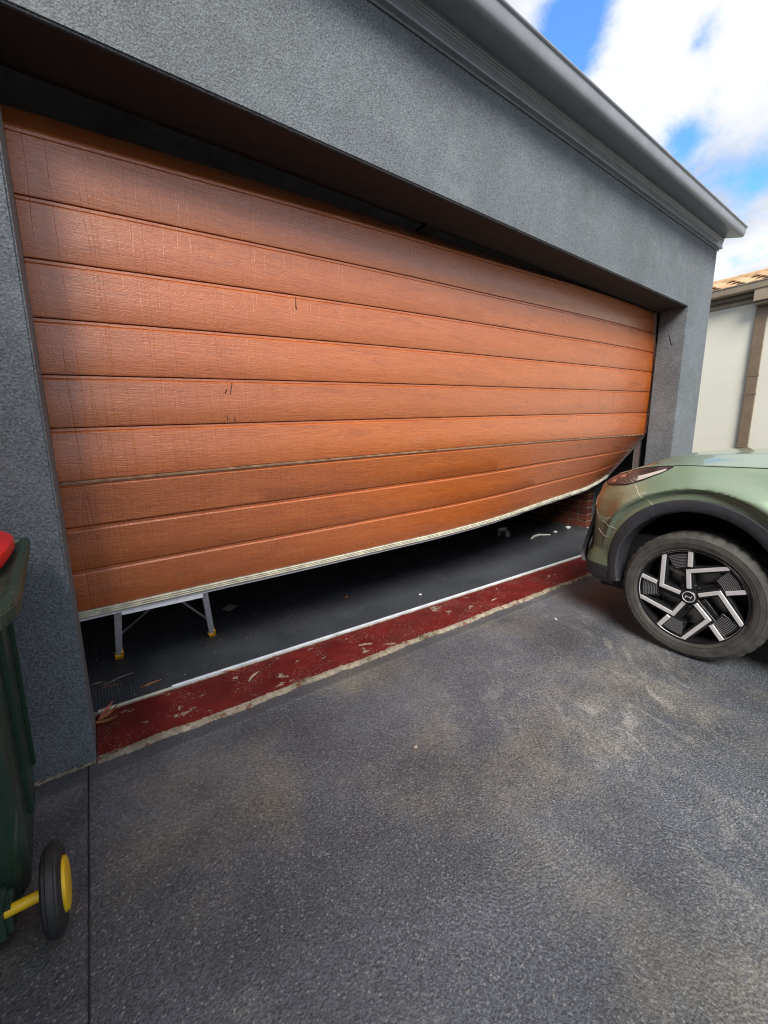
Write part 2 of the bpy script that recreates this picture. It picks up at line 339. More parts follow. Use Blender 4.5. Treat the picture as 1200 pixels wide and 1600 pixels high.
# ------------------------------------------------------------------ mesh helpers
ORG = {}
def origin(o):
    return ORG.get(o.name, Vector((0, 0, 0))) if o is not None else Vector((0, 0, 0))
def thing(name, label, cat, loc=(0, 0, 0), group=None):
    o = bpy.data.objects.new(name, None); COL.objects.link(o); o.location = loc; o.empty_display_size = 0.2
    ORG[o.name] = Vector(loc); o['label'] = label; o['category'] = cat
    if group: o['group'] = group
    return o
def link(name, me, mat, parent=None, label=None):
    o = bpy.data.objects.new(name, me); COL.objects.link(o)
    if mat and not me.materials: me.materials.append(mat)
    if parent is not None: o.parent = parent
    ORG[o.name] = origin(parent) if parent is not None else Vector((0, 0, 0))
    if label: o['label'] = label
    return o
def obj(name, vf, mat, parent=None, smooth=False, label=None, bevel=0.0, seg=2, angle=40):
    """vf = (verts in world space, faces)"""
    og = origin(parent); v, f = vf
    bm = bmesh.new(); vs_ = [bm.verts.new(Vector(p) - og) for p in v]
    for q in f:
        try: bm.faces.new([vs_[i] for i in q])
        except ValueError: pass
    bmesh.ops.recalc_face_normals(bm, faces=bm.faces)
    if bevel > 0:
        es = [e for e in bm.edges if len(e.link_faces) == 2 and e.calc_face_angle(0) > R(30)]
        bmesh.ops.bevel(bm, geom=es, offset=bevel, segments=seg, affect='EDGES', clamp_overlap=True)
    if smooth:
        for q in bm.faces: q.smooth = True
        for e in bm.edges:
            if len(e.link_faces) == 2 and e.calc_face_angle(0) > R(angle): e.smooth = False
    me = bpy.data.meshes.new(name); bm.to_mesh(me); bm.free()
    return link(name, me, mat, parent, label)
def struct(o): o['kind'] = 'structure'; return o
def tag(o, label, cat, group=None):
    o['label'] = label; o['category'] = cat
    if group: o['group'] = group
    return o
def join(*parts):
    V, F = [], []
    for v, f in parts:
        n = len(V); V += list(v); F += [tuple(i + n for i in q) for q in f]
    return V, F
def box(x0, x1, y0, y1, z0, z1):
    v = [(x, y, z) for x in (x0, x1) for y in (y0, y1) for z in (z0, z1)]
    return v, [(0, 1, 3, 2), (4, 6, 7, 5), (0, 4, 5, 1), (2, 3, 7, 6), (0, 2, 6, 4), (1, 5, 7, 3)]
def bar(a, b, w, h, upv=(0, 0, 1)):
    """rectangular bar from a to b, w across, h along up"""
    a, b = Vector(a), Vector(b); d = (b - a).normalized(); u = Vector(upv); s = d.cross(u)
    if s.length < 1e-4: s = d.cross(Vector((1, 0, 0)))
    s.normalize(); u = s.cross(d).normalized()
    v = [p + s * i * w / 2 + u * j * h / 2 for p in (a, b) for i, j in ((-1, -1), (1, -1), (1, 1), (-1, 1))]
    return v, [(3, 2, 1, 0), (4, 5, 6, 7), (0, 1, 5, 4), (1, 2, 6, 5), (2, 3, 7, 6), (3, 0, 4, 7)]
def tube(pts, r, n=8, cap=True):
    pts = [Vector(p) for p in pts]; V, F = [], []
    pr = None
    for i, p in enumerate(pts):
        d = (pts[min(i + 1, len(pts) - 1)] - pts[max(i - 1, 0)]).normalized()
        s = d.cross(Vector((0, 0, 1))) if pr is None else pr - d * pr.dot(d)
        if s.length < 1e-4: s = d.cross(Vector((1, 0, 0)))
        s.normalize(); pr = s; t = d.cross(s)
        rr = r[i] if isinstance(r, (list, tuple)) else r
        V += [p + (s * math.cos(2 * math.pi * k / n) + t * math.sin(2 * math.pi * k / n)) * rr for k in range(n)]
    for i in range(len(pts) - 1):
        for k in range(n):
            F.append((i * n + k, i * n + (k + 1) % n, (i + 1) * n + (k + 1) % n, (i + 1) * n + k))
    if cap: F += [tuple(range(n - 1, -1, -1)), tuple(range((len(pts) - 1) * n, len(pts) * n))]
    return V, F
def extrude_x(prof, x0, x1, closed=True):
    n = len(prof); V = [(x0, y, z) for y, z in prof] + [(x1, y, z) for y, z in prof]
    F = [(i, (i + 1) % n, n + (i + 1) % n, n + i) for i in range(n if closed else n - 1)]
    if closed: F += [tuple(range(n - 1, -1, -1)), tuple(range(n, 2 * n))]
    return V, F
def lathe(prof, c, axis='x', n=48, mod=None):
    """prof: list (offset along axis, radius)"""
    V, F = [], []; c = Vector(c)
    for k in range(n):
        a = 2 * math.pi * k / n
        for j, (t, r) in enumerate(prof):
            rr = r + (mod(k, j) if mod else 0)
            V.append(c + Vector((t, math.cos(a) * rr, math.sin(a) * rr)))
    m = len(prof)
    for k in range(n):
        for j in range(m - 1):
            F.append((k * m + j, k * m + j + 1, ((k + 1) % n) * m + j + 1, ((k + 1) % n) * m + j))
    return V, F
def interp(x, tab):
    if x <= tab[0][0]: return tab[0][1]
    for (a, p), (b, q) in zip(tab, tab[1:]):
        if x <= b:
            t = (x - a) / (b - a); return p + (q - p) * t
    return tab[-1][1]
def sstep(a, b, x):
    t = max(0.0, min(1.0, (x - a) / (b - a))); return t * t * (3 - 2 * t)

# ------------------------------------------------------------------ ground
def slab(x0, x1, y0, y1, z, d=0.12):
    return box(x0, x1, y0, y1, z - d, z)
struct(obj('ground', ([(-900, -900, -0.14), (900, -900, -0.14), (900, 900, -0.14), (-900, 900, -0.14)], [(0, 1, 2, 3)]), M['earth']))
# two driveway slabs with a saw-cut joint between them
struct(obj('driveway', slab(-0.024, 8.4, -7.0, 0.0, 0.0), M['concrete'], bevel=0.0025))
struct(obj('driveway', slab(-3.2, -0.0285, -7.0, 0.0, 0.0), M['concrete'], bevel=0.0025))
obj_joint = struct(obj('driveway_joint', box(-0.0315, -0.0225, -6.99, -0.001, -0.05, -0.007), M['clad']))
struct(obj('street', ([(-60, -60, -0.10), (60, -60, -0.10), (60, -9.0, -0.10), (-60, -9.0, -0.10)], [(0, 1, 2, 3)]), M['pale']))
struct(obj('footpath', box(-60, 60, -8.9, -7.01, -0.2, -0.004), M['pale'], bevel=0.01))

# ------------------------------------------------------------------ garage building
XR, XO, ZL, ZT, REV = 4.843, 5.40, 2.352, 2.952, 0.235
G = thing('garage_building', 'charcoal rendered garage with wide door opening and dark steel gutter', 'garage', (2.4, 0, 0))
def wavy_box(x0, x1, y0, y1, z0, z1): return box(x0, x1, y0, y1, z0, z1)
_p = [(-3.2, -0.1), (0.0, -0.1), (0.0, ZL), (XR, ZL), (XR, -0.1), (XO, -0.1), (XO, ZT), (-3.2, ZT)]
obj('wall', ([(x, 0.0, z) for x, z in _p] + [(x, REV, z) for x, z in _p], [(0, 1, 2, 7), (2, 3, 6, 7), (3, 4, 5, 6), (15, 10, 9, 8), (15, 14, 11, 10), (14, 13, 12, 11)] + [(k, (k + 1) % 8, 8 + (k + 1) % 8, 8 + k) for k in range(8)]), M['stucco'], G, bevel=0.006, seg=2, label='charcoal textured front wall around the door opening')
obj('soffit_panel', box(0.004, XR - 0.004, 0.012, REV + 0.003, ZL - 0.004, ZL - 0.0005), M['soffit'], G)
obj('side_wall', box(XO - 0.11, XO, REV + 0.001, 6.2, -0.1, ZT), M['stucco'], G)
obj('side_wall', box(-3.2, -3.09, REV + 0.001, 6.2, -0.1, ZT), M['stucco'], G)
obj('back_wall', box(-3.09, XO - 0.11, 6.09, 6.2, -0.1, ZT), M['inner'], G)
obj('partition_wall', box(-0.30, -0.19, REV + 0.001, 6.089, -0.1, ZT), M['inner'], G)
obj('ceiling', box(-3.09, XO - 0.11, REV + 0.001, 6.089, 2.75, 2.80), M['inner'], G)
# steel lintel angle with its bolt plate seen in the dark gap over the door
obj('lintel_angle', box(-0.18, XR + 0.2, REV + 0.004, REV + 0.05, ZL + 0.01, ZL + 0.14), M['black'], G)
obj('bracket_plate', box(1.80, 1.90, REV + 0.003, REV + 0.10, ZL - 0.012, ZL + 0.008), M['black'], G)
# cornice moulding: shadow gap, cove with fine ridges
XE = 5.425
prof = [(0.001, 2.951), (-0.006, 2.951), (-0.006, 2.966), (-0.022, 2.966), (-0.024, 2.962), (-0.031, 2.962), (-0.033, 2.968), (-0.0305, 2.985),
        (-0.029, 3.000), (-0.0295, 3.012), (-0.033, 3.016), (-0.0325, 3.024), (-0.036, 3.028), (-0.0355, 3.036), (-0.040, 3.040), (-0.040, 3.056), (0.001, 3.075)]
obj('cornice', extrude_x(prof, -3.2, XE), M['gutter'], G, smooth=True, angle=22)
obj('shadow_gap', box(-3.2, XO - 0.002, -0.004, 0.03, 2.9515, 2.968), M['black'], G)
# quad gutter: broad base, rounded toe, face and rolled bead, with its own thickness and end cap
gp = [(-0.030, 3.062), (-0.040, 3.0565), (-0.100, 3.040), (-0.160, 3.022), (-0.172, 3.0195), (-0.181, 3.021), (-0.188, 3.026), (-0.193, 3.034),
      (-0.197, 3.048), (-0.200, 3.070), (-0.2015, 3.086), (-0.206, 3.088), (-0.211, 3.092), (-0.212, 3.098), (-0.209, 3.103), (-0.203, 3.105)]
inner = [(y + 0.005, z + 0.006) for y, z in reversed(gp)]
obj('gutter', extrude_x(gp + inner, -3.2, XE + 0.004), M['gutter'], G, smooth=True, angle=50)
capp = [(-0.030, 3.062), (-0.100, 3.040), (-0.172, 3.0195), (-0.188, 3.026), (-0.197, 3.048), (-0.203, 3.090), (-0.206, 3.104), (-0.03, 3.104)]
obj('gutter_end_cap', extrude_x(capp, XE + 0.0045, XE + 0.009), M['gutter'], G)
# roof behind the gutter, sheet with battens hidden from below
obj('roof', ([(-3.2, -0.13, 3.085), (XE, -0.13, 3.085), (XE, 3.1, 4.15), (-3.2, 3.1, 4.15), (XE, 6.3, 3.085), (-3.2, 6.3, 3.085),
              (-3.2, -0.03, 3.06), (XE, -0.03, 3.06), (XE, 6.25, 3.06), (-3.2, 6.25, 3.06)],
             [(0, 1, 2, 3), (3, 2, 4, 5), (0, 3, 5, 9, 6), (1, 7, 8, 4, 2), (6, 9, 8, 7), (0, 6, 7, 1), (5, 4, 8, 9)]), M['gutter'], G)
# unseen wall added on the left to shade the pillar and driveway
obj('unseen_shade_wall', box(-1.30, -1.10, -5.2, -0.001, -0.1, 3.6), M['stucco'], G)
V = []; F = []
for i in range(160):
    x = -1.09 + 1.088 * i / 159; a_ = random.uniform(0, .004)
    V += [(x, -0.001, 0.007 + a_), (x, -0.007 - a_ * 1.2, 0.0005)]
for i in range(159): F.append((2 * i, 2 * i + 1, 2 * i + 3, 2 * i + 2))
obj('base_mortar', (V, F), M['edge'], G)
obj('scratch_mark', bar((XR - 0.0012, 0.10, 2.02), (XR - 0.0012, 0.135, 2.13), 0.006, 0.001, (1, 0, 0)), M['black'], G)
# threshold in chipped red paint, on a ragged mortar edge
obj('threshold', box(0.0015, XR - 0.0015, 0.0, 0.300, -0.05, 0.012), M['red'], G, bevel=0.003, label='red painted concrete threshold with pale chips')
nx = 420; V = []; F = []
for i in range(nx + 1):
    x = 0.002 + (XR - 0.004) * i / nx
    a = 0.010 * math.sin(x * 9.1) + 0.006 * math.sin(x * 31 + 1) + random.uniform(-0.004, 0.004)
    yo = -0.022 + a * 0.5 + random.uniform(-0.0025, 0.0025); zi = 0.0125 + random.uniform(-0.001, 0.002)
    V += [(x, yo - 0.004, -0.01), (x, yo, 0.002 + random.uniform(0, .003)), (x, yo + 0.008, 0.0095 + random.uniform(-.002, .003)),
          (x, -0.004 + random.uniform(-.003, .003), zi), (x, 0.004 + 0.6 * a + random.uniform(-0.004, 0.005), 0.0128), (x, 0.014, 0.009)]
for i in range(nx):
    for j in range(5): F.append((i * 6 + j, (i + 1) * 6 + j, (i + 1) * 6 + j + 1, i * 6 + j + 1))
obj('threshold_edge', (V, F), M['edge'], G, label='pale crumbling mortar edge of the threshold')
obj('threshold_joint', box(0.002, XR - 0.002, 0.3005, 0.318, -0.05, 0.006), M['edge'], G)
obj('weather_strip', join(extrude_x([(0.3185, 0.002), (0.3185, 0.016), (0.322, 0.0195), (0.330, 0.0195), (0.336, 0.013), (0.340, 0.004)], 0.30, XR - 0.003)), M['whitealu'], G, smooth=True, angle=25, label='white aluminium strip along the threshold')
obj('weather_strip', join(extrude_x([(0.3185, 0.002), (0.3185, 0.010), (0.322, 0.0125), (0.330, 0.0125), (0.336, 0.009), (0.340, 0.004)], 0.01, 0.2995)), M['seal'], G, label='dirty end of the strip')
struct(obj('garage_floor', box(-0.189, XO - 0.111, 0.341, 6.088, -0.1, 0.0), M['inner']))
tag(obj('rubber_mat', box(-0.12, 5.15, 0.3415, 4.4, 0.0005, 0.006), M['mat']), 'ribbed black rubber mat covering the garage floor behind the threshold', 'floor mat')
# steel track upright beside right reveal
trk = obj('door_track', join(box(4.905, 4.908, 0.315, 0.375, 0.006, 2.2), box(4.9085, 4.935, 0.315, 0.318, 0.006, 2.2), box(4.9085, 4.935, 0.372, 0.375, 0.006, 2.2)), M['steel'], G)
# brick pier inside, every brick its own piece
P = obj('brick_pier', box(5.168, 5.288, 0.966, 3.4, 0.0, 2.74), M['mortar'], G)
bme = {}
def brick_mesh(l):
    k = round(l, 3)
    if k not in bme:
        bm = bmesh.new(); v, f = box(0, 0.115, 0.0, l, 0, 0.076)
        vv = [bm.verts.new(p) for p in v]; [bm.faces.new([vv[i] for i in q]) for q in f]; bmesh.ops.recalc_face_normals(bm, faces=bm.faces)
        bmesh.ops.bevel(bm, geom=list(bm.edges), offset=0.003, segments=1, affect='EDGES')
        me = bpy.data.meshes.new('brick'); bm.to_mesh(me); bm.free(); me.materials.append(M['brick']); bme[k] = me
    return bme[k]
for r_ in range(13):
    y = 0.958 - (0.12 if r_ % 2 else 0)
    while y < 3.0:
        l = 0.23; y0 = y
        if y0 < 0.958: l = 0.23 - 0.12; y0 = 0.958
        o = bpy.data.objects.new('brick', brick_mesh(l)); COL.objects.link(o); o.parent = P
        o.location = Vector((5.160 + random.uniform(-.0015, .0015), y0 + 0.002, 0.008 + r_ * 0.086)) - origin(P)
        y = y0 + l + 0.010

# ------------------------------------------------------------------ garage door (crashed sectional door)
D = thing('garage_door', 'wood look brown sectional garage door, buckled inward at lower right and propped open', 'garage door', (2.4, 0.27, 0.5))
# rails: for each groove line, height at x = 0 / 1.5 / right end and x of right end  (plane y = .27)
rows = [(2.190, 2.265, 2.363, 4.838), (1.986, 2.060, 2.168, 4.860), (1.791, 1.869, 1.984, 4.885), (1.598, 1.672, 1.796, 4.900),
        (1.404, 1.470, 1.600, 4.905), (1.213, 1.272, 1.395, 4.905), (1.011, 1.072, 1.173, 4.895)]
def quad3(x, z0, z1, z2, xr):
    x0, x1, x2 = 0.0, 1.5, xr
    return z0 * (x - x1) * (x - x2) / ((x0 - x1) * (x0 - x2)) + z1 * (x - x0) * (x - x2) / ((x1 - x0) * (x1 - x2)) + z2 * (x - x0) * (x - x1) / ((x2 - x0) * (x2 - x1))
XL = -0.07; NXD = 72
def bow(x, z):  # slight crumple of the upper sections near the damaged end
    return 0.012 * math.sin(x * 1.7 + z * 2) * sstep(1.0, 3.5, x) + 0.02 * sstep(3.6, 4.9, x) * sstep(1.7, 1.15, z)
def rail(j, t):
    z0, z1, z2, xr = rows[j]; x = XL + (xr - XL) * t
    z = quad3(x, z0, z1, z2, xr)
    return Vector((x, 0.27 + bow(x, z), z))
botx = [(XL, 0.375, 0.449), (0.0, 0.376, 0.452), (0.52, 0.378, 0.462), (1.04, 0.375, 0.472), (1.56, 0.365, 0.489), (2.10, 0.362, 0.506), (2.65, 0.370, 0.536),
        (3.22, 0.405, 0.580), (3.75, 0.445, 0.618), (4.20, 0.485, 0.648), (4.60, 0.55, 0.690), (4.86, 0.60, 0.722)]
def bottom(t):
    x = XL + (4.86 - XL) * t
    # smooth (cosine) read of the table
    def rd(k):
        if x <= botx[0][0]: return botx[0][k]
        for i in range(len(botx) - 1):
            if x <= botx[i + 1][0]:
                p = [botx[max(0, min(len(botx) - 1, i + d))][k] for d in (-1, 0, 1, 2)]
                u = (x - botx[i][0]) / (botx[i + 1][0] - botx[i][0])
                return 0.5 * (2 * p[1] + (p[2] - p[0]) * u + (2 * p[0] - 5 * p[1] + 4 * p[2] - p[3]) * u * u + (3 * p[1] - p[0] - 3 * p[2] + p[3]) * u ** 3)
        return botx[-1][k]
    return Vector((x, rd(1), rd(2)))
def low(jj, t):   # lower section between rail 6 and the bottom edge
    a = rail(6, t); b = bottom(t); return a.lerp(b, jj / 3.0)
def top4(t):      # section that already leans back under the lintel
    a = rail(0, t); lean = 0.05 + 0.13 * t
    return a + Vector((0.0, 0.14 + 0.04 * t, 0.135 - 0.03 * t))
# board profile: (fraction from the top edge, offset inward from face)
PROF = [(0.0, 0.016), (0.008, 0.011), (0.013, 0.0062), (0.062, 0.0062), (0.067, 0.0082), (0.070, 0.0070), (0.102, 0.0), (0.5, -0.0006), (0.955, 0.0), (0.990, 0.003), (0.998, 0.018)]
def board(topf, botf, name, parent, cap=0.0, prof=PROF, top_gap=0.0):
    V, F = [], []
    for i in range(NXD + 1):
        t = i / NXD; a, b = topf(t), botf(t); d = b - a
        ex = (topf(min(1, t + .01)) - topf(max(0, t - .01))).normalized()
        nrm = d.cross(ex).normalized()
        if nrm.y > 0: nrm = -nrm
        for q, off in prof:
            q2 = top_gap + q * (1 - top_gap)
            V.append(a + d * q2 - nrm * off)
        V.append(a + d * 0.998 - nrm * 0.036); V.append(a + d * top_gap - nrm * 0.036)
    m = len(prof) + 2
    for i in range(NXD):
        for j in range(m): F.append((i * m + j, (i + 1) * m + j, (i + 1) * m + (j + 1) % m, i * m + (j + 1) % m))
    F += [tuple(range(m)), tuple(range(NXD * m + m - 1, NXD * m - 1, -1))]
    return obj(name, (V, F), M['door'], parent, smooth=True, angle=24)
S0 = obj('door_section', join(*[bar((x, 0.47, 2.27 + .035 * x), (x, 0.50, 2.33 + .035 * x), 0.05, 0.02, (0, 1, 0)) for x in (0.3, 2.4, 4.5)]), M['steel'], D, label='uppermost section already leaning back under the lintel')
board(top4, lambda t: rail(0, t) + Vector((0, 0.030, 0.014)), 'board', S0)
for sidx in range(3):
    js = range(sidx * 3, sidx * 3 + 3)
    # steel stiles at the back of each section
    parts = []
    for t in (0.02, 0.35, 0.66, 0.98):
        a = (rail(sidx * 3, t) if sidx < 2 else low(0, t)) + Vector((0, 0.05, -0.01)); b = (rail(sidx * 3 + 3, t) if sidx < 2 else low(3, t)) + Vector((0, 0.05, 0.01))
        parts.append(bar(a, b, 0.05, 0.02, (0, 1, 0)))
    S = obj('door_section', join(*parts), M['steel'], D, label=('upper section of three flat boards', 'middle section of three flat boards', 'bottom section bent inward at its right end')[sidx])
    for j in js:
        tf = (lambda t, j=j: rail(j, t)) if j < 6 else (lambda t, j=j: low(j - 6, t))
        bf = (lambda t, j=j: rail(j + 1, t)) if j < 6 else (lambda t, j=j: low(j - 5, t))
        board(tf, bf, 'board', S, top_gap=0.035 if j in (6,) else 0.0)
# pale edge of the gap that has opened above the bottom section
V, F = [], []
for i in range(NXD + 1):
    t = i / NXD; a = low(0, t)
    V += [a + Vector((0, -0.001, -0.002)), a + Vector((0, 0.001, -0.0095)), a + Vector((0, 0.02, -0.006)), a + Vector((0, 0.02, 0.002))]
for i in range(NXD):
    for j in range(4): F.append((i * 4 + j, (i + 1) * 4 + j, (i + 1) * 4 + (j + 1) % 4, i * 4 + (j + 1) % 4))
F += [(0, 1, 2, 3), (NXD * 4 + 3, NXD * 4 + 2, NXD * 4 + 1, NXD * 4)]
obj('edge_strip', (V, F), simple('worn_primer_edge', (0.36, 0.22, 0.13), 0.6, 0, 18, 0.5), D)
# bottom rail with ribbed cream seal
V, F = [], []
rp = [(0.000, 0.0), (0.000, 0.003), (-0.004, 0.004), (0.004, 0.010), (-0.004, 0.0115), (0.004, 0.018), (-0.004, 0.0195), (0.003, 0.026), (0.012, 0.029), (0.032, 0.026), (0.034, 0.0)]
for i in range(NXD + 1):
    t = i / NXD; a = bottom(t)
    kx = 1 + 0.10 * math.sin(a.x * 23) * sstep(2.4, 3, a.x)
    for (yy, zz) in rp: V.append(a + Vector((0, yy, -zz * 1.25 * kx)))
m = len(rp)
for i in range(NXD):
    for j in range(m): F.append((i * m + j, (i + 1) * m + j, (i + 1) * m + (j + 1) % m, i * m + (j + 1) % m))
F += [tuple(range(m)), tuple(range(NXD * m + m - 1, NXD * m - 1, -1))]
obj('bottom_seal', (V, F), M['seal'], D, label='cream ribbed rubber seal along the bottom edge')
V, F = [], []
for i in range(NXD + 1):
    t = i / NXD; a = bottom(t)
    V += [a + Vector((0, 0.013, -0.0365)), a + Vector((0, 0.013, -0.045)), a + Vector((0, 0.03, -0.045)), a + Vector((0, 0.03, -0.034))]
for i in range(NXD):
    for j in range(4): F.append((i * 4 + j, (i + 1) * 4 + j, (i + 1) * 4 + (j + 1) % 4, i * 4 + (j + 1) % 4))
obj('bottom_rail', (V, F), M['alu'], D)
# edge flashing on the right end of the door
for sidx in range(2):
    a = rail(sidx * 3, 1) + Vector((0.004, 0.004, -0.004)); b = rail(sidx * 3 + 3, 1) + Vector((0.004, 0.004, 0.004))
    obj('end_stile', bar(a, b, 0.006, 0.036, (0, 1, 0)), M['steel'], D)
a, b = low(0, 1) + Vector((0.004, 0.006, -0.004)), low(3, 1) + Vector((0.004, 0.006, 0))
obj('end_stile', bar(a, b, 0.006, 0.036, (0, 1, 0)), M['steel'], D)
def door_mark(x, z, dx, dz, w_):
    y = 0.27 + bow(x, z) - 0.0012
    obj('scratch_mark', bar((x, y, z), (x + dx, y, z + dz), w_, 0.0012, (0, 1, 0)), simple('scratch_brown', (0.11, 0.028, 0.014), 0.6), D)
for q in ((0.995, 1.795, .0, .040, .004), (0.998, 1.780, -.004, .016, .008), (0.655, 1.365, .012, .055, .004), (0.632, 1.368, .010, .02, .005), (0.635, 1.252, .0, .022, .004), (0.668, 1.245, .0, .022, .004)): door_mark(*q)

# ------------------------------------------------------------------ prop (folded trestle frame under the door)
T = thing('step_trestle', 'small aluminium trestle with amber feet propping up the garage door', 'trestle', (0.33, 0.6, 0.006))
def leg(a, b, lab=None):
    a, b = Vector(a), Vector(b)
    l_ = obj('leg', join(bar(a, b, 0.029, 0.016, (0, 1, 0))), M['alu'], T, bevel=0.002)
    d = (a - b).normalized(); f0 = a - d * 0.045
    obj('foot_cap', bar(a + d * 0.006, f0, 0.040, 0.028, (0, 1, 0)), M['amber'], l_, bevel=0.003)
    obj('foot_cap_tongue', bar(f0 + Vector((.014, -.003, 0)), f0 - d * 0.035 + Vector((.014, -.003, 0)), 0.010, 0.024, (0, 1, 0)), M['amber'], l_)
    for k in (0.012, 0.03):
        p = b + (a - b).normalized() * k + Vector((0, -0.008, 0)); obj('rivet', tube([p, p + Vector((0, -0.004, 0))], 0.0035, 8), M['black'], l_)
leg((0.113, 0.80, 0.012), (0.129, 0.405, 0.420)); leg((0.582, 0.76, 0.012), (0.494, 0.405, 0.415))
obj('crossbeam', join(box(0.142, 0.484, 0.392, 0.396, 0.394, 0.424), box(0.142, 0.484, 0.3965, 0.44, 0.420, 0.424), box(0.142, 0.484, 0.3965, 0.405, 0.394, 0.397)), M['alu'], T, bevel=0.001)
obj('brace', bar((0.127, 0.62, 0.21), (0.255, 0.42, 0.385), 0.010, 0.004, (0, 1, 0)), M['steel'], T)
obj('brace', bar((0.545, 0.62, 0.17), (0.395, 0.42, 0.385), 0.010, 0.004, (0, 1, 0)), M['steel'], T)

# ------------------------------------------------------------------ wheelie bin
B = thing('wheelie_bin', 'dark green wheelie bin with red lid and yellow axle beside left pillar', 'bin', (-0.32, -0.42, 0))
def rrect(x0, x1, y0, y1, z, r, n=5):
    out = []
    for cx, cy, a0 in ((x1 - r, y1 - r, 0), (x0 + r, y1 - r, 90), (x0 + r, y0 + r, 180), (x1 - r, y0 + r, 270)):
        for k in range(n + 1):
            a = R(a0 + 90 * k / n); out.append((cx + r * math.cos(a), cy + r * math.sin(a), z))
    return out
def loft(rings, cap0=True, cap1=True):
    V, F = [], []; n = len(rings[0])
    for r_ in rings: V += r_
    for i in range(len(rings) - 1):
        for k in range(n): F.append((i * n + k, i * n + (k + 1) % n, (i + 1) * n + (k + 1) % n, (i + 1) * n + k))
    if cap0: F.append(tuple(range(n - 1, -1, -1)))
    if cap1: F.append(tuple(range((len(rings) - 1) * n, len(rings) * n)))
    return V, F
def skew(ring): return [(x + (-0.35 - y) * 0.055, y, z) for x, y, z in ring]
obj('body', loft([skew(q) for q in (rrect(-0.515, -0.158, -0.50, -0.09, 0.045, .04), rrect(-0.525, -0.145, -0.505, -0.08, 0.06, .045), rrect(-0.530, -0.140, -0.51, -0.075, 0.17, .045),
                  rrect(-0.545, -0.133, -0.57, -0.062, 0.52, .045), rrect(-0.555, -0.127, -0.615, -0.055, 0.81, .045), rrect(-0.557, -0.120, -0.62, -0.05, 0.860, .045))]), M['bin'], B, smooth=True)
obj('body_rib', join(*[bar((-0.133 + (-0.35 - y) * 0.055 + .003, y, 0.20), (-0.122 + (-0.35 - y * 1.1) * 0.055 + .003, y * 1.12, 0.80), 0.012, 0.012, (1, 0, 0)) for y in (-0.19, -0.40)]), M['bin'], B, bevel=0.003)
obj('axle_housing', join(box(-0.50, -0.160, -0.585, -0.505, 0.035, 0.125)), M['bin'], B, bevel=0.012)
# rim flange with chamfered rear corner and skirt
def rimring(z, g):
    return [(-0.600 - g, -0.80 - g, z), (-0.110 + g * .4, -0.80 - g, z), (-0.054 + g, -0.768 - g, z), (-0.040 + g, -0.725, z), (-0.038 + g, -0.668, z), (-0.074 + g, -0.09 + g, z), (-0.60 - g, -0.06 + g, z)]
obj('rim', loft([rimring(0.846, -0.004), rimring(0.842, 0.0), rimring(0.874, 0.004), rimring(0.882, 0.0), rimring(0.882, -0.018), rimring(0.874, -0.022)], True, True), M['bin'], B, bevel=0.003)
# lid: domed red plastic with a rolled edge
def lidring(z, g):
    o_ = []
    for k in range(40):
        a = 2 * math.pi * k / 40; ca, sa = math.cos(a), math.sin(a)
        px = abs(ca) ** 0.55 * (1 if ca > 0 else -1); py = abs(sa) ** 0.62 * (1 if sa > 0 else -1)
        o_.append((-0.332 + (0.248 - g) * px, -0.375 + (0.285 - g) * py, z))
    return o_
obj('lid', loft([lidring(0.886, 0.0), lidring(0.894, -0.004), lidring(0.914, -0.003), lidring(0.922, 0.004), lidring(0.928, 0.014), lidring(0.944, 0.026), lidring(0.956, 0.050), lidring(0.962, 0.11), lidring(0.964, 0.2)]), M['redlid'], B, smooth=True, angle=30)
obj('handle', tube([(-0.56, -0.66, 0.865), (-0.56, -0.79, 0.85), (-0.15, -0.79, 0.85), (-0.10, -0.66, 0.865)], 0.013, 10), M['bin'], B, smooth=True)
obj('axle', tube([(-0.53, -0.565, 0.0995), (-0.090, -0.565, 0.0995)], 0.0125, 14), M['yellow'], B, smooth=True)
for wx, sg in ((-0.081, 1), (-0.565, -1)):
    tp = [(0.0185 * sg, 0.058), (0.0175 * sg, 0.086), (0.013 * sg, 0.0945), (0.009 * sg, 0.0955), (0.007 * sg, 0.0992), (-0.006 * sg, 0.0995), (-0.008 * sg, 0.0962), (-0.014 * sg, 0.095), (-0.019 * sg, 0.086), (-0.0195 * sg, 0.058)]
    wt = obj('wheel', lathe(tp, (wx, -0.565, 0.0995), n=40), M['binrub'], B, smooth=True, angle=28)
    obj('hub', lathe([(0.027 * sg, 0.0005), (0.027 * sg, 0.05), (0.0245 * sg, 0.0575), (0.017 * sg, 0.060), (-0.016 * sg, 0.0605), (-0.0205 * sg, 0.072), (-0.0195 * sg, 0.02)], (wx, -0.565, 0.0995), n=40), M['yellow'], wt, smooth=True, angle=28)
obj('label_plate', box(-0.165, -0.150, -0.612, -0.608, 0.79, 0.815), M['paper'], B)

# ------------------------------------------------------------------ neighbour house
N = thing('neighbour_house', 'cream rendered house next door with tan tiled roof', 'house', (8.6, 0.5, 0))
NX = 8.5
obj('wall', box(NX, NX + 0.2, -9.0, 12.0, -0.13, 3.13), M['cream'], N)
obj('trim_board', box(NX - 0.035, NX - 0.001, -9.0, 12.0, 3.105, 3.175), M['taupe'], N, bevel=0.004)
obj('trim_board', box(NX - 0.05, NX - 0.036, -9.0, 12.0, 3.150, 3.172), M['taupedark'], N)
obj('fascia', box(NX - 0.10, NX - 0.002, -9.0, 12.0, 3.1755, 3.27), M['taupedark'], N)
gq = [(NX - 0.102, 3.24), (NX - 0.19, 3.235), (NX - 0.215, 3.25), (NX - 0.225, 3.30), (NX - 0.228, 3.335), (NX - 0.238, 3.338), (NX - 0.238, 3.350), (NX - 0.215, 3.352), (NX - 0.102, 3.345)]
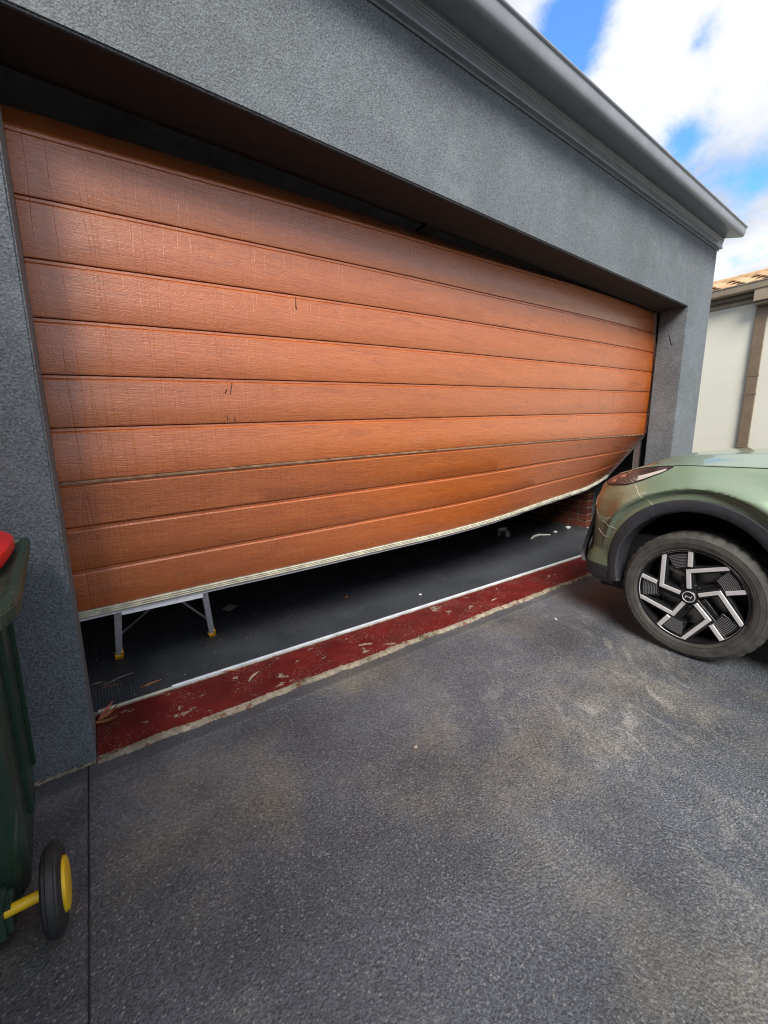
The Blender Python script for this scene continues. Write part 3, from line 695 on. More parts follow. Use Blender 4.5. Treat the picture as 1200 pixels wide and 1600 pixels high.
V = [(x, -9.0, z) for x, z in gq] + [(x, 12.0, z) for x, z in gq]; n_ = len(gq)
obj('gutter', (V, [(i, (i + 1) % n_, n_ + (i + 1) % n_, n_ + i) for i in range(n_)] + [tuple(range(n_)), tuple(range(2 * n_ - 1, n_ - 1, -1))]), M['taupe'], N, smooth=True, angle=30)
dp = obj('downpipe', box(NX - 0.055, NX - 0.002, 0.268, 0.398, -0.1, 3.06), M['bronze'], N, bevel=0.006)
for z in (0.95, 1.75, 2.02): obj('pipe_bracket', box(NX - 0.059, NX - 0.001, 0.262, 0.404, z, z + 0.03), M['bronze'], dp, bevel=0.003)
obj('rainwater_head', join(box(NX - 0.20, NX - 0.001, 0.04, 0.412, 3.075, 3.255)), M['taupe'], N, bevel=0.006)
obj('rainwater_head_base', box(NX - 0.17, NX - 0.001, 0.07, 0.405, 3.03, 3.0745), M['taupedark'], N, bevel=0.004)
RF = obj('roof', ([(NX - 0.18, -9, 3.34), (NX - 0.18, 12, 3.34), (NX + 0.83, 12, 3.71), (NX + 0.83, -9, 3.71), (NX + 4.8, 12, 3.0), (NX + 4.8, -9, 3.0), (NX + 0.2, -9, 3.0), (NX + 0.2, 12, 3.0)],
                  [(0, 1, 2, 3), (3, 2, 4, 5), (5, 4, 7, 6), (6, 7, 1, 0), (0, 3, 5, 6), (1, 7, 4, 2)]), M['taupe'], N)
# roll-profile tile, one mesh shared
def tile_mesh():
    V, F = [], []; W_, L_ = 0.305, 0.42; n = 12
    for k in range(n + 1):
        u = k / n; y = u * W_; h = 0.030 * max(0, math.sin(u * math.pi * 2)) ** 0.8 if u < .5 else 0.008 * math.sin((u - .5) * math.pi * 2)
        for d, e in ((0, 0.0), (L_, 0.0)): V += [(d, y, h + 0.012 * (1 - d / L_)), (d, y, h - 0.016 + 0.012 * (1 - d / L_))]
    for k in range(n):
        a, b = k * 4, (k + 1) * 4
        F += [(a, b, b + 2, a + 2), (a + 1, a + 3, b + 3, b + 1), (a, a + 1, b + 1, b), (a + 2, b + 2, b + 3, a + 3)]
    F += [(0, 2, 3, 1), (n * 4, n * 4 + 1, n * 4 + 3, n * 4 + 2)]
    bm = bmesh.new(); vv = [bm.verts.new(p) for p in V]; [bm.faces.new([vv[i] for i in q]) for q in F]; bmesh.ops.recalc_face_normals(bm, faces=bm.faces)
    me = bpy.data.meshes.new('roof_tile'); bm.to_mesh(me); bm.free(); me.materials.append(M['tile']); return me
tm = tile_mesh(); pitch = math.atan2(0.37, 1.01)
for c_ in range(3):
    for k in range(24):
        o = bpy.data.objects.new('roof_tile', tm); COL.objects.link(o); o.parent = RF
        d = -0.03 + c_ * 0.34
        o.location = Vector((NX - 0.18 + d * math.cos(pitch), -2.2 + k * 0.30 + (0.15 if c_ % 2 else 0) + random.uniform(-.004, .004), 3.348 + d * math.sin(pitch) + 0.004)) - origin(RF)
        o.rotation_euler = (0, -pitch + random.uniform(-.006, .006), random.uniform(-.01, .01))
obj('ridge_capping', tube([(NX + 0.86, -9, 3.722), (NX + 0.86, 12, 3.722)], 0.07, 14), M['tile'], N, smooth=True)

# ------------------------------------------------------------------ car
CX, CY = 2.545, -0.975
CAR = thing('parked_car', 'sage green suv nosed against garage opening with charcoal wheel arch', 'car', (CX + 0.91, CY - 1.3, 0))
def wp(s, l, z): return Vector((CX + l, CY + s, z))
ctrl = [(-3.50, .91), (-3.49, .6), (-3.45, .3), (-3.36, .12), (-3.15, .03), (-2.6, 0.0), (-1.9, .012), (-1.2, .015), (-.7, .006), (-.4, .0), (-.1, 0), (.2, .0), (.32, .008), (.41, .03), (.49, .068),
        (.553, .110), (.597, .165), (.642, .25), (.69, .4), (.728, .6), (.755, .75), (.765, .91)]
def cr_pt(p, t):
    return tuple(0.5 * (2 * p[1][i] + (p[2][i] - p[0][i]) * t + (2 * p[0][i] - 5 * p[1][i] + 4 * p[2][i] - p[3][i]) * t * t + (3 * p[1][i] - p[0][i] - 3 * p[2][i] + p[3][i]) * t ** 3) for i in (0, 1))
dense = []
for i in range(len(ctrl) - 1):
    p = [ctrl[max(0, min(len(ctrl) - 1, i + d))] for d in (-1, 0, 1, 2)]
    p[0] = p[0] if i > 0 else (2 * p[1][0] - p[2][0], p[1][1] + (p[1][1] - p[2][1]))
    if i == len(ctrl) - 2: p[3] = (p[2][0] - .001, p[2][1] + .16)
    for k in range(12): dense.append(cr_pt(p, k / 12))
dense.append(ctrl[-1])
arc = [0.0]
for a, b in zip(dense, dense[1:]): arc.append(arc[-1] + math.dist(a, b))
TOT = arc[-1]
import bisect
def plan(u):
    u = max(0, min(TOT, u)); i = min(len(dense) - 2, max(0, bisect.bisect_right(arc, u) - 1))
    t = (u - arc[i]) / max(1e-9, arc[i + 1] - arc[i]); a, b = dense[i], dense[i + 1]
    return a[0] + (b[0] - a[0]) * t, a[1] + (b[1] - a[1]) * t
def plan_n(u):
    a, b = plan(u - .02), plan(u + .02); ds, dl = b[0] - a[0], b[1] - a[1]; q = math.hypot(ds, dl)
    return (dl / q, -ds / q)          # outward for left side, forward at the nose
def u_of_s(s):                        # on the side, between tail corner and nose
    lo, hi = arc[5 * 12 - 20], TOT
    for _ in range(40):
        m_ = (lo + hi) / 2
        if plan(m_)[0] < s: lo = m_
        else: hi = m_
    return lo
ZSID = [(.18, .10), (.24, .055), (.32, .02), (.40, .006), (.5, 0), (.70, 0), (.80, .003), (.86, .014), (.90, .032), (.94, .056), (.98, .088), (1.005, .122)]
ZNOS = [(.18, .10), (.26, .02), (.30, -.022), (.37, -.030), (.42, -.018), (.48, 0), (.74, 0), (.82, .010), (.88, .028), (.93, .038), (.97, .062), (1.005, .105)]
def ztop(s): return interp(s, [(-3.6, .95), (-3.2, 1.03), (-1, 1.03), (-.5, 1.015), (0.1, 1.012), (.25, 1.004), (.38, .985), (.48, .955), (.60, .925), (.77, .90)])
AC = (0.012, 0.421)
def arch_d(s, z, c=AC): return math.hypot(s - c[0], z - c[1])
def S(u, v):
    """body side / nose surface; v in 0..1 from sill to shoulder"""
    s, l = plan(u); nz_ = sstep(.30, .60, s); zb = 0.20 + 0.08 * sstep(.2, .45, s); zt = ztop(s); z = zb + (zt - zb) * v
    zq = z + (1.005 - zt) * sstep(.5, 1, v)
    ins = interp(zq, ZSID) * (1 - nz_) + interp(zq, ZNOS) * nz_
    for c in (AC, (-2.66, .421)):
        r = arch_d(s, z, c)
        if r < .9 and z > .3:
            g = 0.040 * sstep(.456, .479, r) if r < .479 else 0.040 * math.exp(-((r - .479) / .060) ** 2)
            ins -= g * sstep(.35, .6, z) * (1 - sstep(.35, .5, s))
    # character line low on doors
    if -2.1 < s < -.5: ins += 0.02 * sstep(.5, .6, z) * (1 - sstep(.6, .72, z)) * sstep(-.5, -.8, s) * sstep(-2.1, -1.8, s)
    n_ = plan_n(u)
    return (s - n_[0] * ins, l - n_[1] * ins, z)
def vz(u, z):
    s, _ = plan(u); zb = 0.20 + 0.08 * sstep(.2, .45, s); return (z - zb) / (ztop(s) - zb)
us = []; u = 0.0
while u < TOT - 1e-6:
    us.append(u); s = plan(u)[0]; u += 0.0085 if s > -.62 else 0.05
us.append(TOT)
NV = 108
grid = [[S(u, j / NV) for j in range(NV + 1)] for u in us]
def mirror(vf):
    v, f = vf; return [(2 * (CX + 0.91) - p[0], p[1], p[2]) for p in v], [tuple(reversed(q)) for q in f]
def both(vf): return join(vf, mirror(vf))
classes = {}
def addf(cls, pts):
    V_, F_ = classes.setdefault(cls, ([], [])); n = len(V_); V_ += pts; F_.append(tuple(range(n, n + len(pts))))
for i in range(len(us) - 1):
    for j in range(NV):
        q = [grid[i][j], grid[i + 1][j], grid[i + 1][j + 1], grid[i][j + 1]]
        cs = sum(p[0] for p in q) / 4; cl = sum(p[1] for p in q) / 4; cz = sum(p[2] for p in q) / 4
        if (arch_d(cs, cz) < .405 or arch_d(cs, cz, (-2.66, .421)) < .405) and cl < .3: continue
        if cz < .42 and (abs(cs) < .40 or abs(cs + 2.66) < .40) and cl < .3: continue
        if cs > .36 and cz < .385: cls = 'lower_bumper'
        elif cs > .57 and .105 < cl < .155 and .45 < cz < .74: cls = 'intake'
        elif cl > .36 and cs > 0 and .40 < cz < .80: cls = 'grille'
        elif cs < .36 and cz < .33: cls = 'sill_cladding'
        elif cs > .215 + (cz - .79) * 1.05 and cs > .18: cls = 'front_bumper'
        else: cls = 'body'
        addf(cls, [wp(*p) for p in q])
HZ = [(-3.6, .98), (-3.5, 1.08), (-3.3, 1.36), (-3.0, 1.55), (-2.4, 1.625), (-1.8, 1.61), (-1.45, 1.54), (-.95, 1.27), (-.62, 1.13), (-.4, 1.105), (0, 1.09), (.25, 1.066), (.42, 1.028), (.52, .985), (.62, .94), (.7, .90)]
NW = 34
cap = []
for i, u in enumerate(us):
    P0 = grid[i][NV]; s0 = P0[0]; s1 = min(s0, .15) if s0 > -3.2 else s0
    g = sstep(-.6, -1.1, s0); row = []
    for k in range(NW + 1):
        w_ = k / NW
        a_h, e_h = w_, 1 - (1 - w_) ** 3
        a_c = interp(w_, [(0, 0), (.3, .17), (.42, .27), (1, 1)]); e_c = interp(w_, [(0, 0), (.3, .80), (.42, .95), (.6, .99), (1, 1)])
        a = a_h * (1 - g) + a_c * g; e = e_h * (1 - g) + e_c * g
        s = s0 + (s1 - s0) * w_; l = P0[1] + (.91 - P0[1]) * a
        H = (interp(s, HZ) + interp(s - .07, HZ) + interp(s + .07, HZ) + interp(s - .035, HZ) + interp(s + .035, HZ)) / 5 - (0.0 if g > .5 else 0.020 * ((.91 - l) / .91) ** 2)
        z = P0[2] + (H - P0[2]) * e
        # shallow power bulge crease on the hood
        if g < .1: z += 0.008 * math.exp(-((l - .34) / .05) ** 2) * sstep(.45, .2, s) * sstep(0, .2, w_)
        row.append((s, l, z))
    cap.append(row)
for i in range(len(us) - 1):
    for k in range(NW):
        q = [cap[i][k], cap[i + 1][k], cap[i + 1][k + 1], cap[i][k + 1]]
        cs = sum(p[0] for p in q) / 4; w_ = (k + .5) / NW; s0 = grid[i][NV][0]
        if s0 > -.60: cls = 'hood'
        elif s0 > -1.45 and w_ > .33: cls = 'windscreen'
        elif -2.95 < s0 < -.85 and .03 < w_ < .29: cls = 'pillar' if abs(s0 + 1.95) < .05 else 'side_window'
        elif s0 < -3.08 and w_ > .3: cls = 'rear_window'
        else: cls = 'roof_panel'
        addf(cls, [wp(*p) for p in q])
cmat = dict(body='paint', front_bumper='paint', hood='paint', roof_panel='paint', lower_bumper='clad', sill_cladding='clad', intake='black', grille='black', windscreen='glass', side_window='glass', rear_window='glass', pillar='black')
def weld_obj(name, vf, mat, parent, **k):
    key = {}; V_, F_ = [], []
    for q in vf[1]:
        idx = []
        for i in q:
            p = vf[0][i]; kk = (round(p[0], 5), round(p[1], 5), round(p[2], 5))
            if kk not in key: key[kk] = len(V_); V_.append(p)
            if key[kk] not in idx: idx.append(key[kk])
        if len(idx) > 2: F_.append(tuple(idx))
    return obj(name, (V_, F_), mat, parent, **k)
for c, vf in classes.items():
    if c in ('side_window',):
        weld_obj(c, vf, M[cmat[c]], CAR, smooth=True, angle=60); weld_obj(c, mirror(vf), M[cmat[c]], CAR, smooth=True, angle=60)
    else: weld_obj(c, both(vf), M[cmat[c]], CAR, smooth=True, angle=60)
obj('underbody', box(CX + 0.12, CX + 1.70, CY - 3.3, CY + 0.5, 0.24, 0.60), M['black'], CAR)
def onbody(s, z, off=0.003):
    u = u_of_s(s); s_, l_, z_ = S(u, vz(u, z)); n_ = plan_n(u); return wp(s_ + n_[0] * off, l_ + n_[1] * off, z_)
# wheel arch cladding rings, front and rear, both sides
def arch_ring(cs):
    V_, F_ = [], []; n = 72
    for k in range(n + 1):
        a = R(-17 + 214 * k / n)
        ring = []
        for (rr, off) in ((.424, -.006), (.423, .004), (.418, .009), (.395, .010), (.368, .004), (.360, -.004), (.357, -.02), (.357, -.09)):
            s = cs + (0.012 if off > -.05 else 0.0) * 1 + rr * math.cos(a); z = max(.421 + rr * math.sin(a), .285)
            u = u_of_s(s); s_, l_ = plan(u); n_ = plan_n(u)
            ins = interp(z, ZSID) * 0.4
            ring.append(wp(s, l_ - n_[1] * (ins - off) + (0 if off > -.05 else 0), z))
        V_ += ring
    m_ = 8
    for k in range(n):
        for j in range(m_ - 1): F_.append((k * m_ + j, (k + 1) * m_ + j, (k + 1) * m_ + j + 1, k * m_ + j + 1))
    F_ += [tuple(range(m_)), tuple(range(n * m_ + m_ - 1, n * m_ - 1, -1))]
    return V_, F_
def liner(cs):
    V_, F_ = [], []; n = 40
    for k in range(n + 1):
        a = R(-17 + 214 * k / n)
        for l in (.03, .36): V_.append(wp(cs + .40 * math.cos(a), l, .421 + .40 * math.sin(a)))
    c0 = len(V_); V_.append(wp(cs, .36, .421))
    for k in range(n): F_ += [(2 * k, 2 * k + 2, 2 * k + 3, 2 * k + 1), (2 * k + 1, 2 * k + 3, c0)]
    return V_, F_
for cs in (0.0, -2.672):
    for fl in (0, 1):
        vf = arch_ring(cs); obj('arch_cladding', mirror(vf) if fl else vf, M['clad'], CAR, smooth=True, angle=35)
        vf = liner(cs); obj('wheel_liner', mirror(vf) if fl else vf, M['black'], CAR, smooth=True)
# seams
def seam(name, pts, r=0.0022, mat='black'):
    vf = tube(pts, r, 6); obj(name, vf, M[mat], CAR, smooth=True); obj(name, mirror(vf), M[mat], CAR, smooth=True)
seam('bumper_seam', [onbody(.325 - .118 * t, .893 - .10 * t, .0005) for t in [k / 10 for k in range(11)]], 0.0013, 'seal')
hs = []
for k in range(40):
    s = .17 - 1.1 * k / 39; u = u_of_s(s); p = S(u, .992); hs.append(wp(p[0], p[1] + .001, p[2] + .0015))
seam('bonnet_seam', hs, 0.0024)
seam('door_seam', [onbody(-.72 + .04 * math.sin(t * 3), .36 + .62 * t, .0005) for t in [k / 14 for k in range(15)]])
seam('door_seam', [onbody(-1.75, .36 + .62 * t, .0005) for t in [k / 14 for k in range(15)]])
# scuffs on the bumper corner
obj('scuff_mark', tube([onbody(.50 - .10 * t, .655 - .03 * t, .0008) for t in [k / 8 for k in range(9)]], 0.0016, 5), M['lampbar'], CAR)
obj('scuff_mark', tube([onbody(.53 - .09 * t, .60 - .035 * math.sin(t * 2.2), .0008) for t in [k / 8 for k in range(9)]], 0.0018, 5), M['lampbar'], CAR)
# headlights: a lens patch draped on the body, with light bar and reflectors
topE = [(.170, 1.000), (.24, 1.0005), (.32, .9985), (.40, .985), (.46, .968), (.52, .945), (.580, .918)]
botE = [(.170, .994), (.215, .962), (.29, .922), (.37, .890), (.44, .880), (.52, .872), (.588, .884)]
def lens_pt(a, b, off):
    n = len(topE) - 1; x = a * n; i = min(n - 1, int(x)); t = x - i
    T_ = [topE[i][q] + (topE[i + 1][q] - topE[i][q]) * t for q in (0, 1)]; B_ = [botE[i][q] + (botE[i + 1][q] - botE[i][q]) * t for q in (0, 1)]
    s = T_[0] + (B_[0] - T_[0]) * b; z = T_[1] + (B_[1] - T_[1]) * b
    u = u_of_s(s + .02); z = min(z, ztop(plan(u)[0]) - .006); return onbody(s, z, off)
def patch(a0, a1, b0, b1, off, na=30, nb=10, bulge=0.0):
    V_, F_ = [], []
    for i in range(na + 1):
        for j in range(nb + 1):
            a, b = a0 + (a1 - a0) * i / na, b0 + (b1 - b0) * j / nb
            V_.append(lens_pt(a, b, off + bulge * math.sin(math.pi * i / na) ** .5 * math.sin(math.pi * j / nb) ** .5))
    for i in range(na):
        for j in range(nb): F_.append((i * (nb + 1) + j, (i + 1) * (nb + 1) + j, (i + 1) * (nb + 1) + j + 1, i * (nb + 1) + j + 1))
    return V_, F_
for fl in (0, 1):
    mm = mirror if fl else (lambda q: q)
    vf = patch(0, 1, 0, 1, .0012, bulge=.004); hl = obj('headlight', mm(vf), M['lens'], CAR, smooth=True, angle=70)
    obj('bezel', mm(tube([lens_pt(k / 30, 0, .002) for k in range(31)] + [lens_pt(1, k / 8, .002) for k in range(1, 9)] + [lens_pt(1 - k / 30, 1, .002) for k in range(1, 31)], .0032, 6)), M['black'], hl, smooth=True)
    obj('light_bar', mm(patch(.08, .40, .64, .93, .0064, 20, 4)), M['lampbar'], hl, smooth=True)
    obj('reflector', mm(patch(.60, .70, .34, .52, .0068, 4, 4)), M['chrome'], hl)
    obj('reflector', mm(patch(.73, .80, .55, .80, .0068, 4, 4)), M['chrome'], hl)
    obj('reflector', mm(patch(.52, .57, .22, .30, .0068, 4, 4)), M['chrome'], hl)
# black blade framing the air intake at the bumper corner
def blade():
    path = [(.588, .150, .70), (.602, .152, .65), (.622, .154, .58), (.640, .152, .50), (.655, .148, .44), (.655, .138, .395), (.630, .120, .360)]
    V_, F_ = [], []
    for (s, l, z) in path:
        V_ += [wp(s, l, z), wp(s + .004, l + .01, z), wp(s + .045, l + .13, z), wp(s + .02, l + .13, z), wp(s - .018, l + .012, z)]
    m_ = 5
    for k in range(len(path) - 1):
        for j in range(m_): F_.append((k * m_ + j, (k + 1) * m_ + j, (k + 1) * m_ + (j + 1) % m_, k * m_ + (j + 1) % m_))
    F_ += [tuple(range(m_)), tuple(range((len(path) - 1) * m_ + m_ - 1, (len(path) - 1) * m_ - 1, -1))]
    return V_, F_
obj('bumper_blade', blade(), M['black'], CAR, smooth=True, angle=40); obj('bumper_blade', mirror(blade()), M['clad'], CAR, smooth=True, angle=40)
# grille bars, mirrors
for z in (.48, .56, .64, .72): obj('grille_bar', bar(wp(.715, .42, z), wp(.715, 1.40, z), 0.02, 0.012), M['clad'], CAR)
for fl in (0, 1):
    vf = loft([[(CX + l_ * sc - .13 * (1 - sc), CY - .95 + y_ * sc, 1.12 + z_ * sc) for l_, y_, z_ in ((-.20, -.06, -.07), (-.20, .08, -.07), (-.20, .08, .06), (-.20, -.06, .06))] for sc in (.6, 1.0)] +
              [[(CX + .06, CY - .95 + y_, 1.10 + z_) for y_, z_ in ((-.02, -.02), (.04, -.02), (.04, .02), (-.02, .02))]])
    obj('side_mirror', mirror(vf) if fl else vf, M['paint'], CAR, smooth=True, bevel=.01)
# wheels
RR = 0.336; RM = 0.249
def wheel(wy, fl):
    c = Vector((CX + 0.018, wy, RR)); sg = 1
    mm = mirror if fl else (lambda q: q)
    tp = [(.006, RM - .003), (-.004, RM + .006), (-.010, RM + .022), (-.0115, RM + .042), (-.0085, RM + .060), (-.0055, RM + .0615), (.004, RR - .010), (.014, RR - .0035), (.022, RR - .001), (.045, RR),
          (.052, RR - .007), (.058, RR - .007), (.064, RR), (.105, RR), (.110, RR - .007), (.117, RR - .007), (.122, RR), (.17, RR - .001), (.195, RR - .006), (.212, RR - .03), (.215, RM + .04), (.205, RM)]
    def mod(k, j):
        if j in (7, 8) and k % 6 < 2: return -.0045
        if j == 6 and k % 6 < 2: return -.002
        if j == 9 and k % 6 < 2: return -0.005
        return 0
    wh = obj('wheel', mm(lathe([(.012, RM - .006), (.001, RM - .002), (-.001, RM - .004), (.0005, RM - .010), (.014, RM - .013), (.05, RM - .022), (.19, RM - .03)], c, n=96)), M['rimblk'], CAR, smooth=True, angle=35)
    obj('tyre', mm(lathe(tp, c, n=216, mod=mod)), M['tyre'], wh, smooth=True, angle=34)
    obj('tyre_ring_rib', mm(join(lathe([(-.0112, RM + .034), (-.0127, RM + .035), (-.0112, RM + .036)], c, n=96), lathe([(-.0090, RM + .013), (-.0105, RM + .014), (-.009, RM + .015)], c, n=96), lathe([(-.0085, RM + .056), (-.0105, RM + .057), (-.0085, RM + .058)], c, n=96))), M['tyre'], wh, smooth=True)
    obj('brake_disc', mm(lathe([(.075, .05), (.075, .165), (.098, .165), (.098, .05)], c, n=64)), M['disc'], wh, smooth=True, angle=30)
    obj('wheel_back', mm(lathe([(.11, .001), (.115, .225)], c, n=48)), M['black'], wh)
    def pp(r, deg, x): a = R(deg); return c + Vector((x, math.cos(a) * r * RM, math.sin(a) * r * RM))
    def plate(pts, x0, x1):
        n = len(pts); V_ = [pp(r, d, x0) for r, d in pts] + [pp(r, d, x1) for r, d in pts]
        return V_, [tuple(range(n)), tuple(range(2 * n - 1, n - 1, -1))] + [(i, n + i, n + (i + 1) % n, (i + 1) % n) for i in range(n)]
    def strip(path, wd, x0, x1):
        """mitred band along polar path"""
        P_ = [Vector((math.cos(R(d)) * r * RM, math.sin(R(d)) * r * RM)) for r, d in path]; Lf, Rt = [], []
        for i, p in enumerate(P_):
            d0 = (P_[i] - P_[i - 1]).normalized() if i else (P_[1] - P_[0]).normalized(); d1 = (P_[i + 1] - P_[i]).normalized() if i < len(P_) - 1 else d0
            n0 = Vector((-d0.y, d0.x)); n1 = Vector((-d1.y, d1.x)); mt = (n0 + n1).normalized(); k = wd / 2 / max(.4, mt.dot(n0))
            Lf.append(p + mt * k); Rt.append(p - mt * k)
        V_, F_ = [], []
        for a, b in zip(Lf, Rt):
            for x in (x0, x1): V_ += [c + Vector((x, a.x, a.y)), c + Vector((x, b.x, b.y))]
        for i in range(len(P_) - 1):
            a, b = i * 4, i * 4 + 4
            F_ += [(a, b, b + 1, a + 1), (a + 2, a + 3, b + 3, b + 2), (a, a + 2, b + 2, b), (a + 1, b + 1, b + 3, a + 3)]
        e = (len(P_) - 1) * 4; F_ += [(0, 1, 3, 2), (e, e + 2, e + 3, e + 1)]
        return V_, F_
    for k in range(5):
        tb = 10.5 + 72.4 * k - (0.6 * k)
        path = [(.17, tb), (.535, tb), (.955, tb + 45)]
        arcp = [(.975, tb + 43.5 + 33 * q / 6) for q in range(7)]
        obj('spoke', mm(join(strip(path, 0.0195, .001, .010), strip(arcp, .010, .0012, .009), strip([(.975, tb + 75), (.635, tb + 74.5)], 0.021, .0014, .010))), M['rimsil'], wh, bevel=.0012, seg=1)
        obj('spoke_backing', mm(join(strip([(.12, tb), (.55, tb), (.96, tb + 46)], .040, .0105, .045), strip([(.96, tb + 74), (.60, tb + 74)], .034, .0107, .045), plate([(.95, tb + 48), (.95, tb + 73), (.60, tb + 72), (.60, tb + 44)], .012, .04),
                                    strip([(.20, tb + 30), (.62, tb + 62)], .022, .028, .05))), M['rimblk'], wh, bevel=.001, seg=1)
        ribs = []
        for q in range(9):
            f_ = .63 + .032 * q
            ribs.append(strip([(f_, tb + 48 + 1.5 * (q < 2)), (f_, tb + 60), (f_, tb + 71)], .0035, .0085, .0125))
        obj('insert_ribs', mm(join(*ribs)), M['ribgrey'], wh)
        lc = pp(.235, tb + 40, .022)
        vf = lathe([(-.012, .0005), (-.012, .008), (-.009, .010), (.01, .0105)], lc, n=12); obj('wheel_nut', mm(vf), M['rimblk'], wh, smooth=True, angle=30)
    obj('hub_cap', mm(lathe([(-.006, .0005), (-.0062, .024), (-.005, .0285), (0.0, .0325), (.02, .036), (.04, .062)], c, n=40)), M['rimblk'], wh, smooth=True, angle=25)
    obj('cap_ring', mm(lathe([(-.0058, .0250), (-.0078, .0262), (-.0078, .0285), (-.0050, .0295)], c, n=40)), M['rimsil'], wh, smooth=True)
    e = join(strip([(.066, 150), (.05, 218)], .0035, -.0085, -.0062), strip([(.05, 38), (.066, -30)], .0035, -.0085, -.0062), strip([(.045, 188), (.045, 8)], .0028, -.0084, -.0063))
    obj('emblem', mm(e), M['rimsil'], wh)
    vf = join(bar(c + Vector((.05, -.0, -.16)) + Vector((0, .0, .25)), c + Vector((.05, .12, .13)), .05, .03)); obj('brake_caliper', mm(vf), M['disc'], wh, bevel=.006)
for wy in (CY, CY - 2.66):
    for fl in (0, 1): wheel(wy, fl)

# ------------------------------------------------------------------ leaves, scraps, crumbs
def leaf(x, y, z, ln, wd, rot, curl, mat, label, group=None, cat='leaf', name='dry_leaf', tilt=0.0):
    n = 10; V_, F_ = [], []
    for i in range(n + 1):
        t = i / n; w_ = wd * math.sin(math.pi * min(1, t * .96 + .02)) ** .8 / 2; lx = (t - .5) * ln; bend = .12 * ln * math.sin(t * math.pi); hz = curl * (2 * t - 1) ** 2 + tilt * t * ln + .0015
        for q, dz in ((-1, .25 * w_), (0, 0), (1, .25 * w_)):
            a, b = lx, bend + q * w_; V_.append((x + a * math.cos(rot) - b * math.sin(rot), y + a * math.sin(rot) + b * math.cos(rot), z + hz + dz))
    k0 = len(V_); V_ += [(p[0], p[1], p[2] - .0012) for p in V_]
    for i in range(n):
        for j in range(2):
            a = i * 3 + j; F_ += [(a, a + 3, a + 4, a + 1), (k0 + a, k0 + a + 1, k0 + a + 4, k0 + a + 3)]
        for a in (i * 3, i * 3 + 2): F_.append((a, k0 + a, k0 + a + 3, a + 3))
    return tag(obj(name, (V_, F_), M[mat], None, smooth=True), label, cat, group)
GL = 'dry leaves blown in around the threshold'
leaf(0.222, 0.415, .006, .095, .013, R(12), .006, 'leaf', 'orange dry leaf lying on black mat near the threshold', GL)
leaf(0.040, 0.250, .0125, .11, .018, R(58), .012, 'leafred', 'pinkish red leaf leaning across end of strip in left corner', GL, tilt=.25)
leaf(0.038, 0.205, .0125, .085, .022, R(-15), .016, 'leaf', 'crumpled brown leaf lowest in left corner of red threshold', GL, tilt=.1)
leaf(0.050, 0.235, .016, .08, .020, R(30), .014, 'leaf', 'curled brown leaf on top of leaf heap in left corner', GL, tilt=.3)
leaf(0.560, 0.290, .0125, .085, .010, R(-25), .003, 'leaf', 'brown slim leaf lying against the strip on threshold', GL)
leaf(0.640, 0.170, .0125, .095, .014, R(42), .004, 'leafpale', 'pale tan leaf lying across red threshold', GL)
leaf(1.535, 0.790, .006, .060, .018, R(70), .005, 'leaf', 'small orange leaf alone in the middle of black mat', GL)
leaf(0.100, 0.560, .006, .14, .006, R(20), .003, 'leafpale', 'long thin twig like leaf on mat by left jamb', GL)
leaf(0.070, 0.510, .006, .10, .006, R(-12), .004, 'leaf', 'short brown sliver leaf on mat below the long twig', GL)
leaf(0.010, 0.580, .006, .05, .010, R(0), .003, 'leafpale', 'stubby pale leaf on mat against left jamb', GL)
leaf(2.44, -0.325, .0005, .035, .010, R(60), .002, 'bit', 'small white chip on driveway before the green car', None, 'chip', 'white_chip')
leaf(2.345, 0.10, .0125, .07, .012, R(10), .003, 'leafpale', 'pale bark flake on middle of red threshold', None, 'bark', 'bark_flake')
tag(obj('paper_scrap', ([(.73, 1.13, .0065), (.80, 1.19, .0075), (.835, 1.12, .012), (.765, 1.06, .0065), (.73, 1.13, .0055), (.80, 1.19, .0060), (.835, 1.12, .010), (.765, 1.06, .0055)], [(0, 1, 2, 3), (7, 6, 5, 4), (0, 4, 5, 1), (1, 5, 6, 2), (2, 6, 7, 3), (3, 7, 4, 0)]), M['paper']), 'grey paper scrap on mat to the right of trestle', 'paper')
leaf(0.893, 0.905, .006, .065, .014, R(-40), .004, 'violet', 'faded violet wrapper strip on mat beside paper scrap', None, 'wrapper', 'wrapper_strip')
def crumb(x, y, z, r, sx, label, mat='bit', name='white_fragment', cat='fragment', group='white fragments lying on the garage mat'):
    rng = random.Random(int(x * 1000)); bm = bmesh.new(); bmesh.ops.create_icosphere(bm, subdivisions=2, radius=r)
    for v in bm.verts: v.co = Vector((v.co.x * sx, v.co.y, v.co.z * .6)) * rng.uniform(.8, 1.15) + Vector((x, y, z + r * .5))
    me = bpy.data.meshes.new(name); bm.to_mesh(me); bm.free(); return tag(link(name, me, M[mat]), label, cat, group)
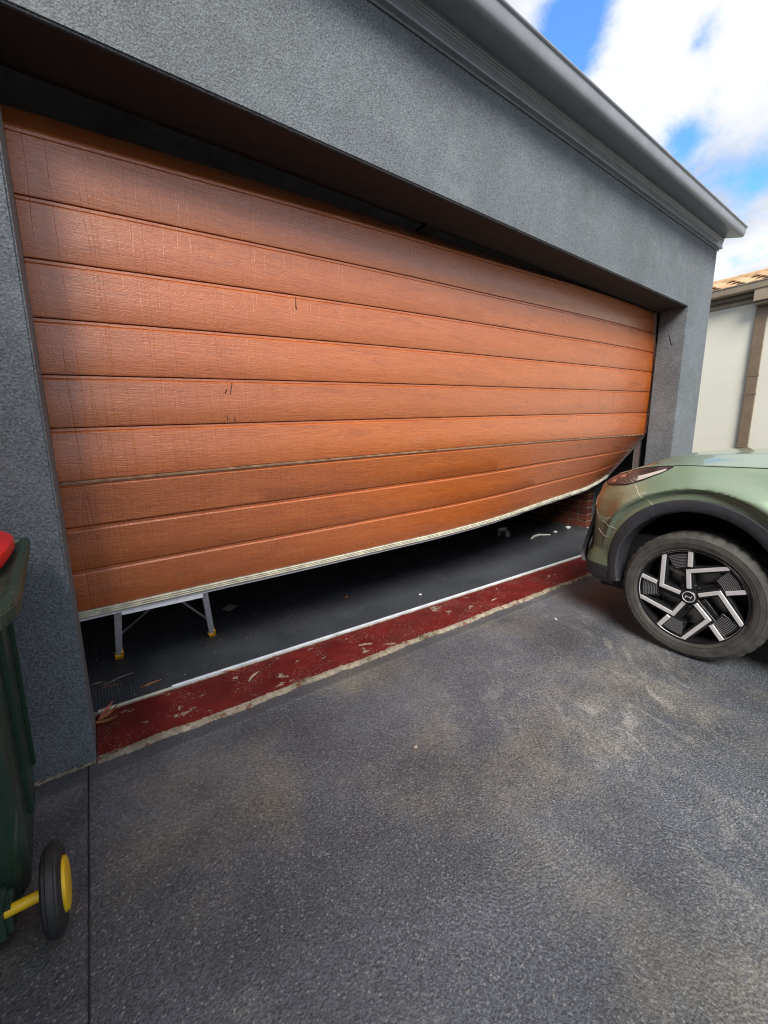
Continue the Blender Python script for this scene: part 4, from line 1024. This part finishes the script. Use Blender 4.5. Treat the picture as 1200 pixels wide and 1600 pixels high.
crumb(1.995, 0.503, .006, .011, 1.0, 'round white fragment on mat just behind the white strip')
crumb(4.60, 1.04, .006, .022, 1.3, 'middle white fragment on mat near green car')
crumb(4.93, 1.07, .006, .032, 1.4, 'biggest white lump on mat nearest the brick pier')
crumb(0.995, -0.641, 0, .006, 1.4, 'tiny cream pebble in the middle of driveway', 'leafpale', 'pebble', 'pebble', None)
V_ = tube([(4.10, 1.02, .016), (4.20, 1.06, .018), (4.30, 1.055, .022), (4.42, 0.99, .016)], [.012, .014, .012, .006], 7)
tag(obj('white_sliver', V_, M['bit'], None, smooth=True), 'long curved white plastic sliver on mat near green car', 'sliver')
tag(obj('metal_bracket', join(box(3.93, 4.00, 1.25, 1.33, .006, .075), box(4.001, 4.03, 1.25, 1.30, .006, .03), box(3.90, 4.05, 1.331, 1.345, .006, .10)), M['steel'], None, bevel=.003), 'small metal hinge bracket fallen on dark garage floor', 'bracket')
# uncountable specks
def specks(name, n, x0, x1, y0, y1, z, rmin, rmax, mat, seed, bias=None):
    rng = random.Random(seed); V_, F_ = [], []
    for _ in range(n):
        x = x0 + (x1 - x0) * (rng.random() ** (bias or 1)); y = rng.uniform(y0, y1); r = rng.uniform(rmin, rmax) ; a = rng.uniform(0, 6.28); e = rng.uniform(.4, 1)
        n0 = len(V_)
        for k in range(3): V_.append((x + r * math.cos(a + 2.1 * k), y + r * e * math.sin(a + 2.1 * k), z + .0004))
        V_.append((x, y, z + r * .7)); F_ += [(n0, n0 + 1, n0 + 3), (n0 + 1, n0 + 2, n0 + 3), (n0 + 2, n0, n0 + 3)]
    o = obj(name, (V_, F_), M[mat], None); o['kind'] = 'stuff'; o['label'] = 'fine pale grit scattered over the ' + ('mat' if y0 > 0 else 'driveway'); o['category'] = 'grit'
specks('grit', 260, 0.0, 4.8, .36, 1.4, .006, .0012, .0035, 'bit', 3, 1.6)
specks('grit', 420, -.3, 3.0, -1.6, -.1, 0.0, .0008, .0022, 'leafpale', 5)
scene.render.resolution_x = 768; scene.render.resolution_y = 1024
